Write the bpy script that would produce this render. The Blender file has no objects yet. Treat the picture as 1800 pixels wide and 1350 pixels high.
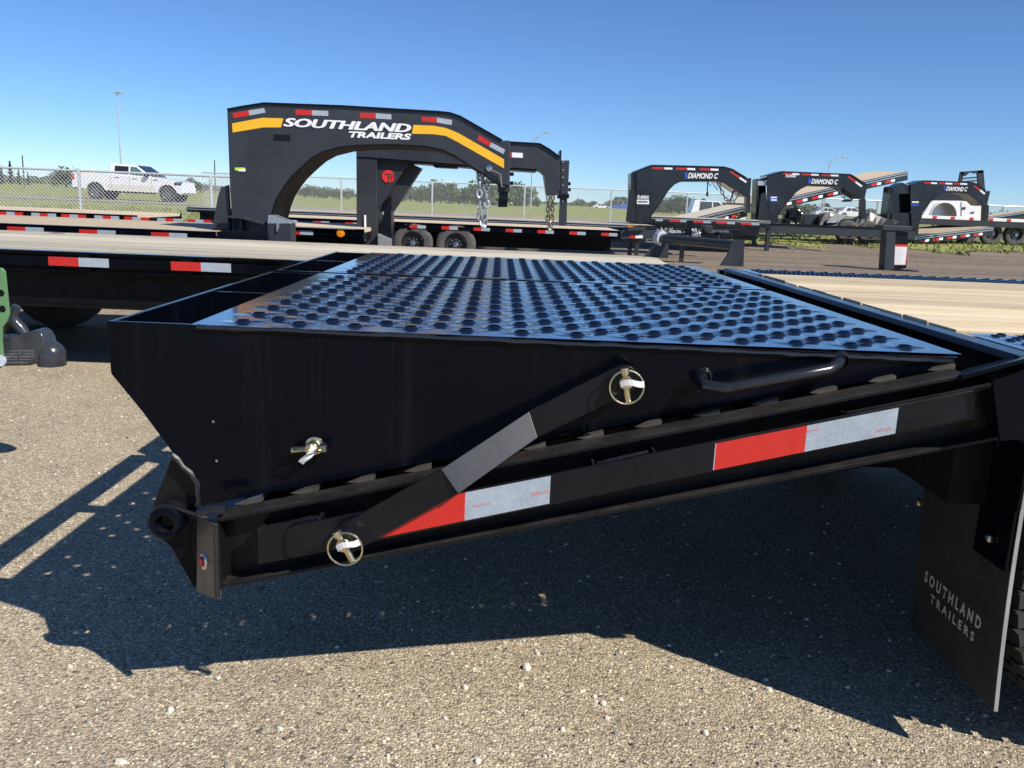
import bpy, bmesh, math, random
from mathutils import Vector, Matrix
random.seed(7)
scene = bpy.context.scene
R = math.radians
# ------------------------------------------------------------------ camera
FPX, TH, RO, YA, HC = 1506.0, R(12.0), R(2.38), R(-1.25), 1.15
fwd = Vector((-math.sin(YA)*math.cos(TH), math.cos(YA)*math.cos(TH), -math.sin(TH)))
r0 = Vector((math.cos(YA), math.sin(YA), 0)); u0 = r0.cross(fwd)
rgt = r0*math.cos(RO)+u0*math.sin(RO); upv = -r0*math.sin(RO)+u0*math.cos(RO)
CP = Vector((0, 0, HC))
cam = bpy.data.cameras.new('camera'); camo = bpy.data.objects.new('camera', cam)
scene.collection.objects.link(camo); scene.camera = camo
cam.sensor_width = 36; cam.lens = FPX/1800*36; cam.clip_start = .05; cam.clip_end = 5000
m3 = Matrix((rgt, upv, -fwd)).transposed()
camo.matrix_world = Matrix.Translation(CP) @ m3.to_4x4()
# ------------------------------------------------------------------ sky and sun
SUN = Vector((.90, -.73, 1.0)).normalized()
world = bpy.data.worlds.new('World'); scene.world = world; world.use_nodes = True
wn = world.node_tree; wn.nodes.clear()
sky = wn.nodes.new('ShaderNodeTexSky'); sky.sky_type = 'NISHITA'; sky.sun_disc = False
sky.sun_elevation = math.asin(SUN.z); sky.sun_rotation = math.atan2(SUN.x, SUN.y)
sky.altitude = 2500; sky.air_density = 1.0; sky.dust_density = 0; sky.ozone_density = 10
bg = wn.nodes.new('ShaderNodeBackground'); bg.inputs[1].default_value = .11
wo = wn.nodes.new('ShaderNodeOutputWorld')
wn.links.new(sky.outputs[0], bg.inputs[0]); wn.links.new(bg.outputs[0], wo.inputs[0])
sun = bpy.data.lights.new('sun', 'SUN'); sun.energy = 5.0; sun.angle = R(.53); sun.color = (1, .945, .86)
suno = bpy.data.objects.new('sun', sun); scene.collection.objects.link(suno)
suno.rotation_euler = SUN.to_track_quat('Z', 'Y').to_euler(); suno.location = (6, -6, 9)
scene.view_settings.view_transform = 'Standard'; scene.view_settings.look = 'None'
scene.view_settings.exposure = 0.25; scene.view_settings.gamma = 1
scene.render.engine = 'CYCLES'

# ------------------------------------------------------------------ pixel helpers
def ray(x, y): return fwd+rgt*((x-900)/FPX)+upv*((675-y)/FPX)
def PY(x, y, Y): d = ray(x, y); return CP+d*(Y/d.y)
def PZ(x, y, Z): d = ray(x, y); return CP+d*((Z-HC)/d.z)
def XZ(pts, Y): return [(PY(a, b, Y).x, PY(a, b, Y).z) for a, b in pts]

# ------------------------------------------------------------------ materials
def nd(nt, t, **k):
    n = nt.nodes.new(t)
    for a, b in k.items():
        if a in ('op',): n.operation = b
        else: setattr(n, a, b)
    return n
def base_mat(name):
    m = bpy.data.materials.new(name); m.use_nodes = True
    nt = m.node_tree; b = nt.nodes['Principled BSDF']
    return m, nt, b
def noise(nt, scale, detail=4, vec=None, rough=.6):
    n = nd(nt, 'ShaderNodeTexNoise'); n.inputs['Scale'].default_value = scale
    n.inputs['Detail'].default_value = detail; n.inputs['Roughness'].default_value = rough
    if vec: nt.links.new(vec, n.inputs['Vector'])
    return n
def ramp(nt, src, stops):
    r = nd(nt, 'ShaderNodeValToRGB'); e = r.color_ramp.elements
    while len(e) < len(stops): e.new(.5)
    for i, (p, c) in enumerate(stops):
        e[i].position = p; e[i].color = (c, c, c, 1) if not hasattr(c, '__len__') else (*c, 1)
    nt.links.new(src, r.inputs[0]); return r
def mixc(nt, fac, a, b):
    m = nd(nt, 'ShaderNodeMix'); m.data_type = 'RGBA'
    for s, v in ((0, fac), (6, a), (7, b)):
        if hasattr(v, 'links') or hasattr(v, 'is_linked'): nt.links.new(v, m.inputs[s])
        elif s == 0: m.inputs[0].default_value = v
        else: m.inputs[s].default_value = (*v, 1)
    return m.outputs[2]
def objco(nt): return nd(nt, 'ShaderNodeTexCoord').outputs['Object']
def geo(nt): return nd(nt, 'ShaderNodeNewGeometry')
def bump(nt, b, src, s, d):
    n = nd(nt, 'ShaderNodeBump'); n.inputs['Strength'].default_value = s; n.inputs['Distance'].default_value = d
    nt.links.new(src, n.inputs['Height']); nt.links.new(n.outputs[0], b.inputs['Normal'])
def pbr(name, col, rough=.5, metal=0, var=.25, vs=6, bs=0, bsc=40, spec=.5, dust=0, dustc=(.16, .135, .10), rv=.12, coat=0, streak=0):
    m, nt, b = base_mat(name)
    pos = geo(nt).outputs['Position']
    n = noise(nt, vs, 5, pos)
    c2 = tuple(max(0, c*(1-var)) for c in col); c3 = tuple(min(1, c*(1+var)) for c in col)
    r = ramp(nt, n.outputs[0], [(.3, c2), (.7, c3)]); out = r.outputs[0]
    if dust:
        g = geo(nt); s = nd(nt, 'ShaderNodeSeparateXYZ'); nt.links.new(g.outputs['Normal'], s.inputs[0])
        up = ramp(nt, s.outputs[2], [(.4, .03), (.95, 1.0)])
        dn = noise(nt, 9, 6, pos, .7); dr = ramp(nt, dn.outputs[0], [(.35, .15), (.7, 1.0)])
        mm = nd(nt, 'ShaderNodeMath', op='MULTIPLY'); nt.links.new(up.outputs[0], mm.inputs[0]); nt.links.new(dr.outputs[0], mm.inputs[1])
        m2 = nd(nt, 'ShaderNodeMath', op='MULTIPLY'); nt.links.new(mm.outputs[0], m2.inputs[0]); m2.inputs[1].default_value = dust
        out = mixc(nt, m2.outputs[0], out, dustc)
    if streak:
        mp = nd(nt, 'ShaderNodeMapping'); mp.inputs['Scale'].default_value = (16, 16, .7); nt.links.new(pos, mp.inputs[0])
        sn = noise(nt, 1.0, 6, mp.outputs[0], .7); sr = ramp(nt, sn.outputs[0], [(.56, 0), (.8, streak)]); out = mixc(nt, sr.outputs[0], out, (.022, .024, .028))
    nt.links.new(out, b.inputs['Base Color'])
    n2 = noise(nt, vs*3, 4, pos)
    rr = ramp(nt, n2.outputs[0], [(.3, max(.03, rough-rv)), (.75, min(1, rough+rv))]); nt.links.new(rr.outputs[0], b.inputs['Roughness'])
    b.inputs['Metallic'].default_value = metal; b.inputs['Specular IOR Level'].default_value = spec
    if coat: b.inputs['Coat Weight'].default_value = coat; b.inputs['Coat Roughness'].default_value = .05
    if bs:
        n3 = noise(nt, bsc, 5, pos); bump(nt, b, n3.outputs[0], bs, .004)
    return m
M = {}
M['paint'] = pbr('black_gloss_paint', (.0016, .0024, .0055), .17, var=.4, vs=3, bs=.05, bsc=14, dust=.3, dustc=(.05, .044, .036), rv=.06, spec=.12, streak=.35)
M['dusty'] = pbr('dusty_black_paint', (.006, .0065, .008), .4, var=.3, vs=10, spec=.2, dust=.6, dustc=(.085, .076, .064))
M['sheenpaint'] = pbr('painted_sheen_brown', (.075, .068, .056), .4, var=.3, vs=12)  # brown-grey base paints in reflected ground on tail plate, brightness on cleat ends
M['gloss'] = pbr('high_gloss_black', (.011, .012, .015), .26, var=.3, vs=20, rv=.05, spec=.6)
M['dustyrubber'] = pbr('dusty_tyre_rubber', (.085, .08, .074), .85, var=.3, vs=10)
M['satin'] = pbr('satin_black_paint', (.004, .005, .008), .3, var=.4, vs=3, bs=.06, bsc=12, dust=.15, spec=.28)
M['link'] = pbr('satin_link_paint', (.010, .012, .017), .42, var=.3, vs=9, bs=.03, bsc=60, dust=.0, rv=.04, spec=.7)
M['slate'] = pbr('grey_black_satin_paint', (.030, .033, .040), .4, var=.25, vs=2, dust=.12)
M['blackgloss'] = pbr('far_black_gloss_paint', (.012, .014, .018), .2, var=.4, vs=1.5, dust=.06)
M['deepblack'] = pbr('undercoat_black', (.003, .0032, .004), .6, var=.3, spec=.2)
M['rubber'] = pbr('tyre_rubber', (.03, .029, .028), .75, var=.35, vs=14, bs=.3, bsc=60, dust=.3)
M['flap'] = pbr('mud_flap_rubber', (.022, .021, .021), .62, var=.3, vs=7, bs=.15, bsc=90)
M['flapedge'] = pbr('cut_rubber_edge', (.28, .28, .28), .6)
M['rim'] = pbr('rim_dark', (.02, .02, .022), .35)
M['alloy'] = pbr('grey_alloy_wheel', (.16, .165, .17), .4, .4)
M['chrome'] = pbr('bright_steel', (.6, .6, .58), .25, 1.0, var=.1, vs=40)
M['zinc'] = pbr('yellow_zinc', (.62, .55, .36), .3, 1.0, var=.2, vs=90)
M['galv'] = pbr('galvanised_steel', (.55, .57, .58), .4, .8, var=.15, vs=30)
M['fence'] = pbr('galvanised_wire', (.62, .64, .64), .45, .3, var=.1)
M['red'] = pbr('red_tape', (.52, .022, .016), .35, var=.08, vs=60)
M['white'] = pbr('white_paint', (.78, .78, .76), .4, var=.05)
M['yellow'] = pbr('yellow_vinyl', (.85, .46, .02), .35, var=.05)
M['decal'] = pbr('white_vinyl', (.82, .82, .82), .4, var=.03)
M['greydecal'] = pbr('pale_grey_print', (.5, .5, .5), .5, var=.1, vs=120)
M['bluedecal'] = pbr('blue_vinyl', (.03, .07, .38), .35, var=.1)
M['limedecal'] = pbr('lime_vinyl', (.45, .75, .06), .4, var=.1)
M['logored'] = pbr('red_vinyl', (.68, .03, .025), .4, var=.05)
M['amber'] = pbr('amber_lens', (.75, .24, .01), .2, var=.1)
M['redlens'] = pbr('red_lens', (.45, .01, .02), .12, var=.2, vs=200)
M['green'] = pbr('green_paint', (.12, .25, .11), .4, var=.1, vs=12)
M['couplergrey'] = pbr('clear_wrapped_grey_steel', (.045, .05, .058), .2, .2, var=.3, vs=18, bs=.04, bsc=40)
M['wrap'] = pbr('pale_plastic_wrap', (.38, .40, .43), .3, var=.3, vs=14, bs=.6, bsc=25)
M['carwhite'] = pbr('white_car_paint', (.80, .80, .79), .2, var=.03, coat=.5)
M['glass'] = pbr('dark_glass', (.02, .025, .03), .06, var=.2)
M['tealglass'] = pbr('green_tinted_glass', (.08, .16, .17), .06, var=.2)
M['bark'] = pbr('bark', (.08, .06, .045), .9)
M['pole'] = pbr('grey_pole', (.42, .46, .50), .5, .2)
M['blue'] = pbr('blue_tarp', (.04, .09, .42), .4)
M['tarp'] = pbr('black_tarp', (.02, .021, .024), .35, bs=.8, bsc=6)
M['silvertarp'] = pbr('silver_folded_tarp', (.35, .36, .36), .4, bs=.8, bsc=6)
M['paper'] = pbr('white_sheet', (.75, .74, .74), .5, var=.05)
M['dustwhite'] = pbr('road_dust_on_white', (.70, .65, .56), .5, var=.12, vs=8)

def mat_tapewhite():
    m, nt, b = base_mat('white_retroreflective_tape')
    pos = geo(nt).outputs['Position']
    v = nd(nt, 'ShaderNodeTexVoronoi'); v.distance = 'CHEBYCHEV'; v.inputs['Scale'].default_value = 190; v.inputs['Randomness'].default_value = .25
    nt.links.new(pos, v.inputs['Vector'])
    r = ramp(nt, v.outputs['Distance'], [(.2, (.44, .50, .56)), (.55, (.33, .385, .45))])
    n = noise(nt, 30, 4, pos); r2 = ramp(nt, n.outputs[0], [(.3, .82), (.7, 1.0)])
    mx = nd(nt, 'ShaderNodeMix'); mx.data_type = 'RGBA'; mx.blend_type = 'MULTIPLY'; mx.inputs[0].default_value = 1
    nt.links.new(r.outputs[0], mx.inputs[6]); nt.links.new(r2.outputs[0], mx.inputs[7])
    nt.links.new(mx.outputs[2], b.inputs['Base Color']); b.inputs['Roughness'].default_value = .3
    return m
M['tapewhite'] = mat_tapewhite()
def mat_tread():
    m, nt, b = base_mat('black_tread_plate')
    pos = geo(nt).outputs['Position']
    n = noise(nt, 3.2, 5, pos, .55); r = ramp(nt, n.outputs[0], [(.56, 0), (.72, .35)])
    n1 = noise(nt, 40, 4, pos); r1 = ramp(nt, n1.outputs[0], [(.3, .4), (.7, 1)])
    mm = nd(nt, 'ShaderNodeMath', op='MULTIPLY'); nt.links.new(r.outputs[0], mm.inputs[0]); nt.links.new(r1.outputs[0], mm.inputs[1])
    g2 = geo(nt); sz = nd(nt, 'ShaderNodeSeparateXYZ'); nt.links.new(g2.outputs['True Normal'], sz.inputs[0])
    ab = nd(nt, 'ShaderNodeMath', op='ABSOLUTE'); nt.links.new(sz.outputs[2], ab.inputs[0])
    fz = ramp(nt, ab.outputs[0], [(.985, 0), (.999, 1)]); mq = nd(nt, 'ShaderNodeMath', op='MULTIPLY'); nt.links.new(mm.outputs[0], mq.inputs[0]); nt.links.new(fz.outputs[0], mq.inputs[1])
    out = mixc(nt, mq.outputs[0], (.003, .005, .012), (.24, .165, .105))  # tan patches: gooseneck stripe reflections painted into the flat faces
    nt.links.new(out, b.inputs['Base Color'])
    n2 = noise(nt, 7, 5, pos); rr = ramp(nt, n2.outputs[0], [(.3, .08), (.75, .19)]); nt.links.new(rr.outputs[0], b.inputs['Roughness']); b.inputs['Specular IOR Level'].default_value = 1.0; b.inputs['Coat Weight'].default_value = .8; b.inputs['Coat Roughness'].default_value = .1
    n3 = noise(nt, 5, 2, pos); bump(nt, b, n3.outputs[0], .06, .01)
    return m
M['tread'] = mat_tread()
def mat_wood(name, c1, c2, c3):
    m, nt, b = base_mat(name)
    oi = nd(nt, 'ShaderNodeObjectInfo'); g = geo(nt)
    mp = nd(nt, 'ShaderNodeMapping'); mp.inputs['Scale'].default_value = (1.2, 26, 26)
    ad = nd(nt, 'ShaderNodeVectorMath', operation='ADD'); nt.links.new(g.outputs['Position'], ad.inputs[0])
    sc = nd(nt, 'ShaderNodeVectorMath', operation='SCALE'); cmb = nd(nt, 'ShaderNodeCombineXYZ')
    for i in range(3): nt.links.new(oi.outputs['Random'], cmb.inputs[i])
    nt.links.new(cmb.outputs[0], sc.inputs[0]); sc.inputs[3].default_value = 37
    nt.links.new(sc.outputs[0], ad.inputs[1]); nt.links.new(ad.outputs[0], mp.inputs[0])
    n = noise(nt, 1.0, 8, mp.outputs[0], .65)
    r = ramp(nt, n.outputs[0], [(.28, c1), (.5, c2), (.75, c3)])
    mr = nd(nt, 'ShaderNodeMapRange'); nt.links.new(oi.outputs['Random'], mr.inputs[0]); mr.inputs[3].default_value = .74; mr.inputs[4].default_value = 1.14
    mx = nd(nt, 'ShaderNodeVectorMath', operation='SCALE'); nt.links.new(r.outputs[0], mx.inputs[0]); nt.links.new(mr.outputs[0], mx.inputs[3])
    kv = nd(nt, 'ShaderNodeTexVoronoi'); kv.inputs['Scale'].default_value = 1.0
    km = nd(nt, 'ShaderNodeMapping'); km.inputs['Scale'].default_value = (2.2, 5.5, 5.5); nt.links.new(ad.outputs[0], km.inputs[0]); nt.links.new(km.outputs[0], kv.inputs['Vector'])
    kr = ramp(nt, kv.outputs['Distance'], [(.045, .8), (.10, 0)])
    n9 = noise(nt, 1.0, 6, mp.outputs[0], .8); n9.inputs['Scale'].default_value = 2.3; r9 = ramp(nt, n9.outputs[0], [(.58, 0), (.75, .55)])
    kc = mixc(nt, kr.outputs[0], mx.outputs[0], (.07, .045, .028)); kc = mixc(nt, r9.outputs[0], kc, tuple(c*.62 for c in c1))
    nt.links.new(kc, b.inputs['Base Color']); b.inputs['Roughness'].default_value = .85; b.inputs['Specular IOR Level'].default_value = .12
    bump(nt, b, n.outputs[0], .4, .004)
    return m
M['wood'] = mat_wood('new_pine', (.42, .31, .18), (.70, .57, .38), (.80, .68, .49))
M['greywood'] = mat_wood('weathered_pine', (.31, .275, .20), (.52, .475, .375), (.60, .555, .46))
M['tanwood'] = mat_wood('pale_tan_pine', (.38, .30, .20), (.58, .47, .33), (.68, .57, .43))

def mat_gravel():
    m, nt, b = base_mat('chip_seal_gravel')
    pos = geo(nt).outputs['Position']
    w = noise(nt, 60, 2, pos); mixv = nd(nt, 'ShaderNodeVectorMath', operation='MULTIPLY_ADD')
    nt.links.new(w.outputs['Color'], mixv.inputs[0]); mixv.inputs[1].default_value = (.006, .006, .006); nt.links.new(pos, mixv.inputs[2])
    v = nd(nt, 'ShaderNodeTexVoronoi'); v.inputs['Scale'].default_value = 150; nt.links.new(mixv.outputs[0], v.inputs['Vector'])
    v2 = nd(nt, 'ShaderNodeTexVoronoi'); v2.inputs['Scale'].default_value = 330; nt.links.new(mixv.outputs[0], v2.inputs['Vector'])
    sp = nd(nt, 'ShaderNodeSeparateColor'); nt.links.new(v.outputs['Color'], sp.inputs[0])
    stone = ramp(nt, sp.outputs[0], [(0, (.18, .142, .095)), (.3, (.44, .36, .245)), (.6, (.585, .485, .335)), (.8, (.745, .625, .44)), (1, (.95, .83, .61))])
    sp2 = nd(nt, 'ShaderNodeSeparateColor'); nt.links.new(v2.outputs['Color'], sp2.inputs[0])
    fine = ramp(nt, sp2.outputs[1], [(0, (.24, .187, .127)), (.5, (.50, .41, .285)), (1, (.69, .58, .405))])
    pick = ramp(nt, sp.outputs[1], [(.42, 0), (.5, 1)])
    c = mixc(nt, pick.outputs[0], stone.outputs[0], fine.outputs[0])
    gap = ramp(nt, v.outputs['Distance'], [(.55, 0), (.85, .75)])
    c = mixc(nt, gap.outputs[0], c, (.13, .105, .08))
    big = noise(nt, 1.1, 7, pos, .62); br = ramp(nt, big.outputs[0], [(.25, .70), (.5, .97), (.72, 1.08)])
    sc = nd(nt, 'ShaderNodeVectorMath', operation='SCALE'); nt.links.new(c, sc.inputs[0]); nt.links.new(br.outputs[0], sc.inputs[3])
    # far yard: packed brown gravel
    s = nd(nt, 'ShaderNodeSeparateXYZ'); nt.links.new(pos, s.inputs[0])
    bn = noise(nt, .25, 3, pos)
    ad = nd(nt, 'ShaderNodeMath', op='MULTIPLY_ADD'); nt.links.new(bn.outputs[0], ad.inputs[0]); ad.inputs[1].default_value = 6; nt.links.new(s.outputs[1], ad.inputs[2])
    far = nd(nt, 'ShaderNodeMapRange'); nt.links.new(ad.outputs[0], far.inputs[0]); far.inputs[1].default_value = 9; far.inputs[2].default_value = 15
    fb = noise(nt, 7, 8, pos, .75); fbr = ramp(nt, fb.outputs[0], [(.3, (.15, .115, .085)), (.55, (.27, .215, .155)), (.8, (.38, .315, .235))])
    mp = nd(nt, 'ShaderNodeMapping'); mp.inputs['Scale'].default_value = (.12, 1.3, 1); nt.links.new(pos, mp.inputs[0])
    tr = noise(nt, 1.0, 4, mp.outputs[0]); trr = ramp(nt, tr.outputs[0], [(.35, .72), (.62, 1.1)])
    sc2 = nd(nt, 'ShaderNodeVectorMath', operation='SCALE'); nt.links.new(fbr.outputs[0], sc2.inputs[0]); nt.links.new(trr.outputs[0], sc2.inputs[3])
    c = mixc(nt, far.outputs[0], sc.outputs[0], sc2.outputs[0])
    nt.links.new(c, b.inputs['Base Color']); b.inputs['Roughness'].default_value = .85; b.inputs['Specular IOR Level'].default_value = .3
    h1 = ramp(nt, v.outputs['Distance'], [(0, 1), (.8, 0)])
    h2 = nd(nt, 'ShaderNodeMath', op='MULTIPLY'); nt.links.new(h1.outputs[0], h2.inputs[0]); nt.links.new(sp.outputs[2], h2.inputs[1])
    h3 = nd(nt, 'ShaderNodeMath', op='MULTIPLY_ADD'); nt.links.new(v2.outputs['Distance'], h3.inputs[0]); h3.inputs[1].default_value = -.25; nt.links.new(h2.outputs[0], h3.inputs[2])
    bump(nt, b, h3.outputs[0], .9, .006)
    return m
M['gravel'] = mat_gravel()
def mat_noisecol(name, stops, scale, bs=.3, sx=1, rough=.9):
    m, nt, b = base_mat(name); pos = geo(nt).outputs['Position']
    mp = nd(nt, 'ShaderNodeMapping'); mp.inputs['Scale'].default_value = (1, sx, 1); nt.links.new(pos, mp.inputs[0])
    n = noise(nt, scale, 8, mp.outputs[0], .7); r = ramp(nt, n.outputs[0], stops); nt.links.new(r.outputs[0], b.inputs['Base Color'])
    b.inputs['Roughness'].default_value = rough; bump(nt, b, n.outputs[0], bs, .05); return m
M['field'] = mat_noisecol('meadow_grass', [(.3, (.15, .18, .035)), (.5, (.27, .28, .065)), (.72, (.40, .37, .12))], .9)
M['road'] = mat_noisecol('pale_road_gravel', [(.3, (.22, .20, .17)), (.7, (.36, .33, .28))], 3)
def mat_leaf(name, c):
    m, nt, b = base_mat(name); oi = nd(nt, 'ShaderNodeObjectInfo'); pos = geo(nt).outputs['Position']
    n = noise(nt, 1.7, 3, pos); r = ramp(nt, n.outputs[0], [(.3, tuple(x*.6 for x in c)), (.7, tuple(x*1.35 for x in c))])
    nt.links.new(r.outputs[0], b.inputs['Base Color']); b.inputs['Roughness'].default_value = .7
    return m
M['leaf'] = mat_leaf('shrub_leaf', (.085, .115, .05)); M['conifer'] = mat_leaf('conifer_needles', (.03, .05, .026))
M['farwood'] = mat_leaf('far_wood_leaf', (.10, .125, .085)); M['blade'] = mat_leaf('grass_blade', (.20, .22, .06))  # far wood leaf colour is lightened to paint in distance haze

# ------------------------------------------------------------------ mesh builder
COL = scene.collection
class MB:
    def __init__(s): s.v = []; s.f = []; s.m = []
    def face(s, pts, mi=0):
        i = len(s.v); s.v += [tuple(p) for p in pts]; s.f.append(tuple(range(i, i+len(pts)))); s.m.append(mi)
    def box(s, x0, x1, y0, y1, z0, z1, mi=0):
        i = len(s.v)
        s.v += [(x, y, z) for z in (z0, z1) for y in (y0, y1) for x in (x0, x1)]
        for q in ((0, 2, 3, 1), (4, 5, 7, 6), (0, 1, 5, 4), (2, 6, 7, 3), (0, 4, 6, 2), (1, 3, 7, 5)):
            s.f.append(tuple(i+k for k in q)); s.m.append(mi)
        return s
    def prism(s, poly, y0, y1, mi=0):                # polygon in XZ, extruded along Y
        a = sum(poly[k][0]*poly[(k+1) % len(poly)][1]-poly[(k+1) % len(poly)][0]*poly[k][1] for k in range(len(poly)))
        if a < 0: poly = poly[::-1]
        i = len(s.v); n = len(poly)
        s.v += [(x, y0, z) for x, z in poly]+[(x, y1, z) for x, z in poly]
        s.f.append(tuple(range(i, i+n))); s.f.append(tuple(range(i+2*n-1, i+n-1, -1))); s.m += [mi, mi]
        for k in range(n):
            j = (k+1) % n; s.f.append((i+k, i+n+k, i+n+j, i+j)); s.m.append(mi)
        return s
    def hexa(s, a, b, mi=0):                         # two quads (4 pts each) joined
        i = len(s.v); s.v += [tuple(p) for p in a]+[tuple(p) for p in b]
        for q in ((3, 2, 1, 0), (4, 5, 6, 7), (0, 1, 5, 4), (1, 2, 6, 5), (2, 3, 7, 6), (3, 0, 4, 7)):
            s.f.append(tuple(i+k for k in q)); s.m.append(mi)
        return s
    def tube(s, path, r, n=10, cap=True, mi=0):
        path = [Vector(p) for p in path]; rs = r if hasattr(r, '__len__') else [r]*len(path)
        i0 = len(s.v); ref = None
        for k, p in enumerate(path):
            t = (path[min(k+1, len(path)-1)]-path[max(k-1, 0)]).normalized()
            if ref is None: ref = t.orthogonal().normalized()
            ref = (ref-t*ref.dot(t)).normalized(); bn = t.cross(ref)
            for q in range(n):
                a = 2*math.pi*q/n; s.v.append(tuple(p+(ref*math.cos(a)+bn*math.sin(a))*rs[k]))
        for k in range(len(path)-1):
            for q in range(n):
                a = i0+k*n+q; b = i0+k*n+(q+1) % n; s.f.append((a, b, b+n, a+n)); s.m.append(mi)
        if cap:
            s.f.append(tuple(i0+q for q in range(n-1, -1, -1))); s.m.append(mi)
            e = i0+(len(path)-1)*n; s.f.append(tuple(e+q for q in range(n))); s.m.append(mi)
        return s
    def ring(s, c, ax, R_, r, n=28, k=8, mi=0):
        c = Vector(c); ax = Vector(ax).normalized(); u = ax.orthogonal().normalized(); w = ax.cross(u); i = len(s.v)
        for a in range(n):
            d = u*math.cos(2*math.pi*a/n)+w*math.sin(2*math.pi*a/n)
            for b in range(k):
                q = 2*math.pi*b/k; s.v.append(tuple(c+d*(R_+r*math.cos(q))+ax*(r*math.sin(q))))
        for a in range(n):
            for b in range(k):
                s.f.append((i+a*k+b, i+((a+1) % n)*k+b, i+((a+1) % n)*k+(b+1) % k, i+a*k+(b+1) % k)); s.m.append(mi)
        return s
    def lathe(s, prof, c, ax, n=32, mi=0):           # prof: (radius, offset along axis)
        c = Vector(c); ax = Vector(ax).normalized(); u = ax.orthogonal().normalized(); w = ax.cross(u); i = len(s.v); k = len(prof)
        for a in range(n):
            d = u*math.cos(2*math.pi*a/n)+w*math.sin(2*math.pi*a/n)
            for r_, o in prof: s.v.append(tuple(c+d*r_+ax*o))
        for a in range(n):
            for b in range(k-1):
                s.f.append((i+a*k+b, i+a*k+b+1, i+((a+1) % n)*k+b+1, i+((a+1) % n)*k+b)); s.m.append(mi)
        return s
    def mesh(s, name):
        me = bpy.data.meshes.new(name); me.from_pydata(s.v, [], s.f)
        for p, mi in zip(me.polygons, s.m): p.material_index = mi
        return me
    def build(s, name, mats, parent=None, bevel=0, smooth=False, seg=2, fixn=False):
        me = s.mesh(name)
        for k in (mats if isinstance(mats, (list, tuple)) else [mats]): me.materials.append(M[k])
        if fixn:
            bm = bmesh.new(); bm.from_mesh(me); bmesh.ops.remove_doubles(bm, verts=bm.verts, dist=1e-5)
            bmesh.ops.recalc_face_normals(bm, faces=bm.faces); bm.to_mesh(me); bm.free()
        return link(me, name, parent, bevel, smooth, seg)
def link(me, name, parent=None, bevel=0, smooth=False, seg=2):
    o = bpy.data.objects.new(name, me); COL.objects.link(o)
    if parent is not None: o.parent = parent; o.matrix_parent_inverse = Matrix.Translation(parent.location).inverted() if parent.type == 'EMPTY' else Matrix.Identity(4)
    if smooth or bevel:
        for p in me.polygons: p.use_smooth = True
        me.set_sharp_from_angle(angle=R(40))
    if bevel:
        b = o.modifiers.new('bevel', 'BEVEL'); b.width = bevel; b.segments = seg; b.limit_method = 'ANGLE'; b.angle_limit = R(35); b.harden_normals = True
    return o
def sub(o, parent):      # re-parent a part below a part (meshes sit at the world origin)
    o.parent = parent
    g = parent
    while g.parent is not None: g = g.parent
    o.matrix_parent_inverse = Matrix.Identity(4) if parent.type != 'EMPTY' else Matrix.Translation(g.location).inverted()
    return o
def thing(name, label, cat, loc=(0, 0, 0), group=None):
    o = bpy.data.objects.new(name, None); COL.objects.link(o); o.location = loc; o.empty_display_size = .1
    tag(o, label, cat, group); return o
def tag(o, label, cat, group=None, kind=None):
    if label: o['label'] = label
    if cat: o['category'] = cat
    if group: o['group'] = group
    if kind: o['kind'] = kind
    return o
# text as real flat mesh
def text_mesh(s, name, mat, mw, parent, width=None, height=None, shear=0, bold=0, ext=.0006):
    cu = bpy.data.curves.new(name, 'FONT'); cu.body = s; cu.shear = shear; cu.offset = bold; cu.resolution_u = 3
    to = bpy.data.objects.new('tmp_text', cu); COL.objects.link(to)
    dg = bpy.context.evaluated_depsgraph_get(); dg.update()
    me = bpy.data.meshes.new_from_object(to.evaluated_get(dg)); bpy.data.objects.remove(to); me.name = name
    xs = [v.co.x for v in me.vertices]; ys = [v.co.y for v in me.vertices]
    sx = (width/(max(xs)-min(xs))) if width else 1; sy = (height/(max(ys)-min(ys))) if height else sx
    if not width: sx = sy
    x0, y0 = min(xs), min(ys)
    for v in me.vertices:
        v.co = mw @ Vector(((v.co.x-x0)*sx, (v.co.y-y0)*sy, 0))
    me.materials.clear(); me.materials.append(M[mat])
    o = link(me, name, parent); return o
def text_side(s, name, mat, pl, pr, hpx, Y, parent, shear=.2, bold=.02):
    """lettering on a face looking to -Y: baseline from pixel pl to pr, height in px"""
    a = PY(*pl, Y); b = PY(*pr, Y); t = PY(pl[0], pl[1]-hpx, Y)
    d = (b-a); w = d.length; d.normalize(); n = Vector((0, -1, 0)); up = n.cross(d)
    mw = Matrix((d, up, n)).transposed().to_4x4(); mw.translation = a
    return text_mesh(s, name, mat, mw, parent, width=w, height=(t-a).length, shear=shear, bold=bold)
def sheet_side(name, mat, px, Y, parent, th=.002):
    return MB().prism(XZ(px, Y), Y-th, Y).build(name, mat, parent)

# ------------------------------------------------------------------ ground
def smooth(a, b, x): t = max(0, min(1, (x-a)/(b-a))); return t*t*(3-2*t)
def gz(y): return .33*smooth(20, 30, y)+.06*smooth(35, 60, y)+.22*smooth(70, 260, y)
def sheet(name, mat, xs, ys, dz=0, edge=None):
    v = []; f = []
    for j, y in enumerate(ys):
        for x in xs:
            yy = y+(edge(x) if (edge and j == 0) else 0); v.append((x, yy, gz(yy)+dz))
    n = len(xs)
    for j in range(len(ys)-1):
        for i in range(n-1): f.append((j*n+i, j*n+i+1, (j+1)*n+i+1, (j+1)*n+i))
    me = bpy.data.meshes.new(name); me.from_pydata(v, [], f); me.materials.append(M[mat])
    o = link(me, name, None, 0, True); o['kind'] = 'structure'; return o
ysl = [-400, -60, -10, 0, 6, 12, 17]+[18+k*.5 for k in range(32)]+[36, 40, 45, 50, 60, 80, 110, 150, 200, 260, 400, 900, 3000]
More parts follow.
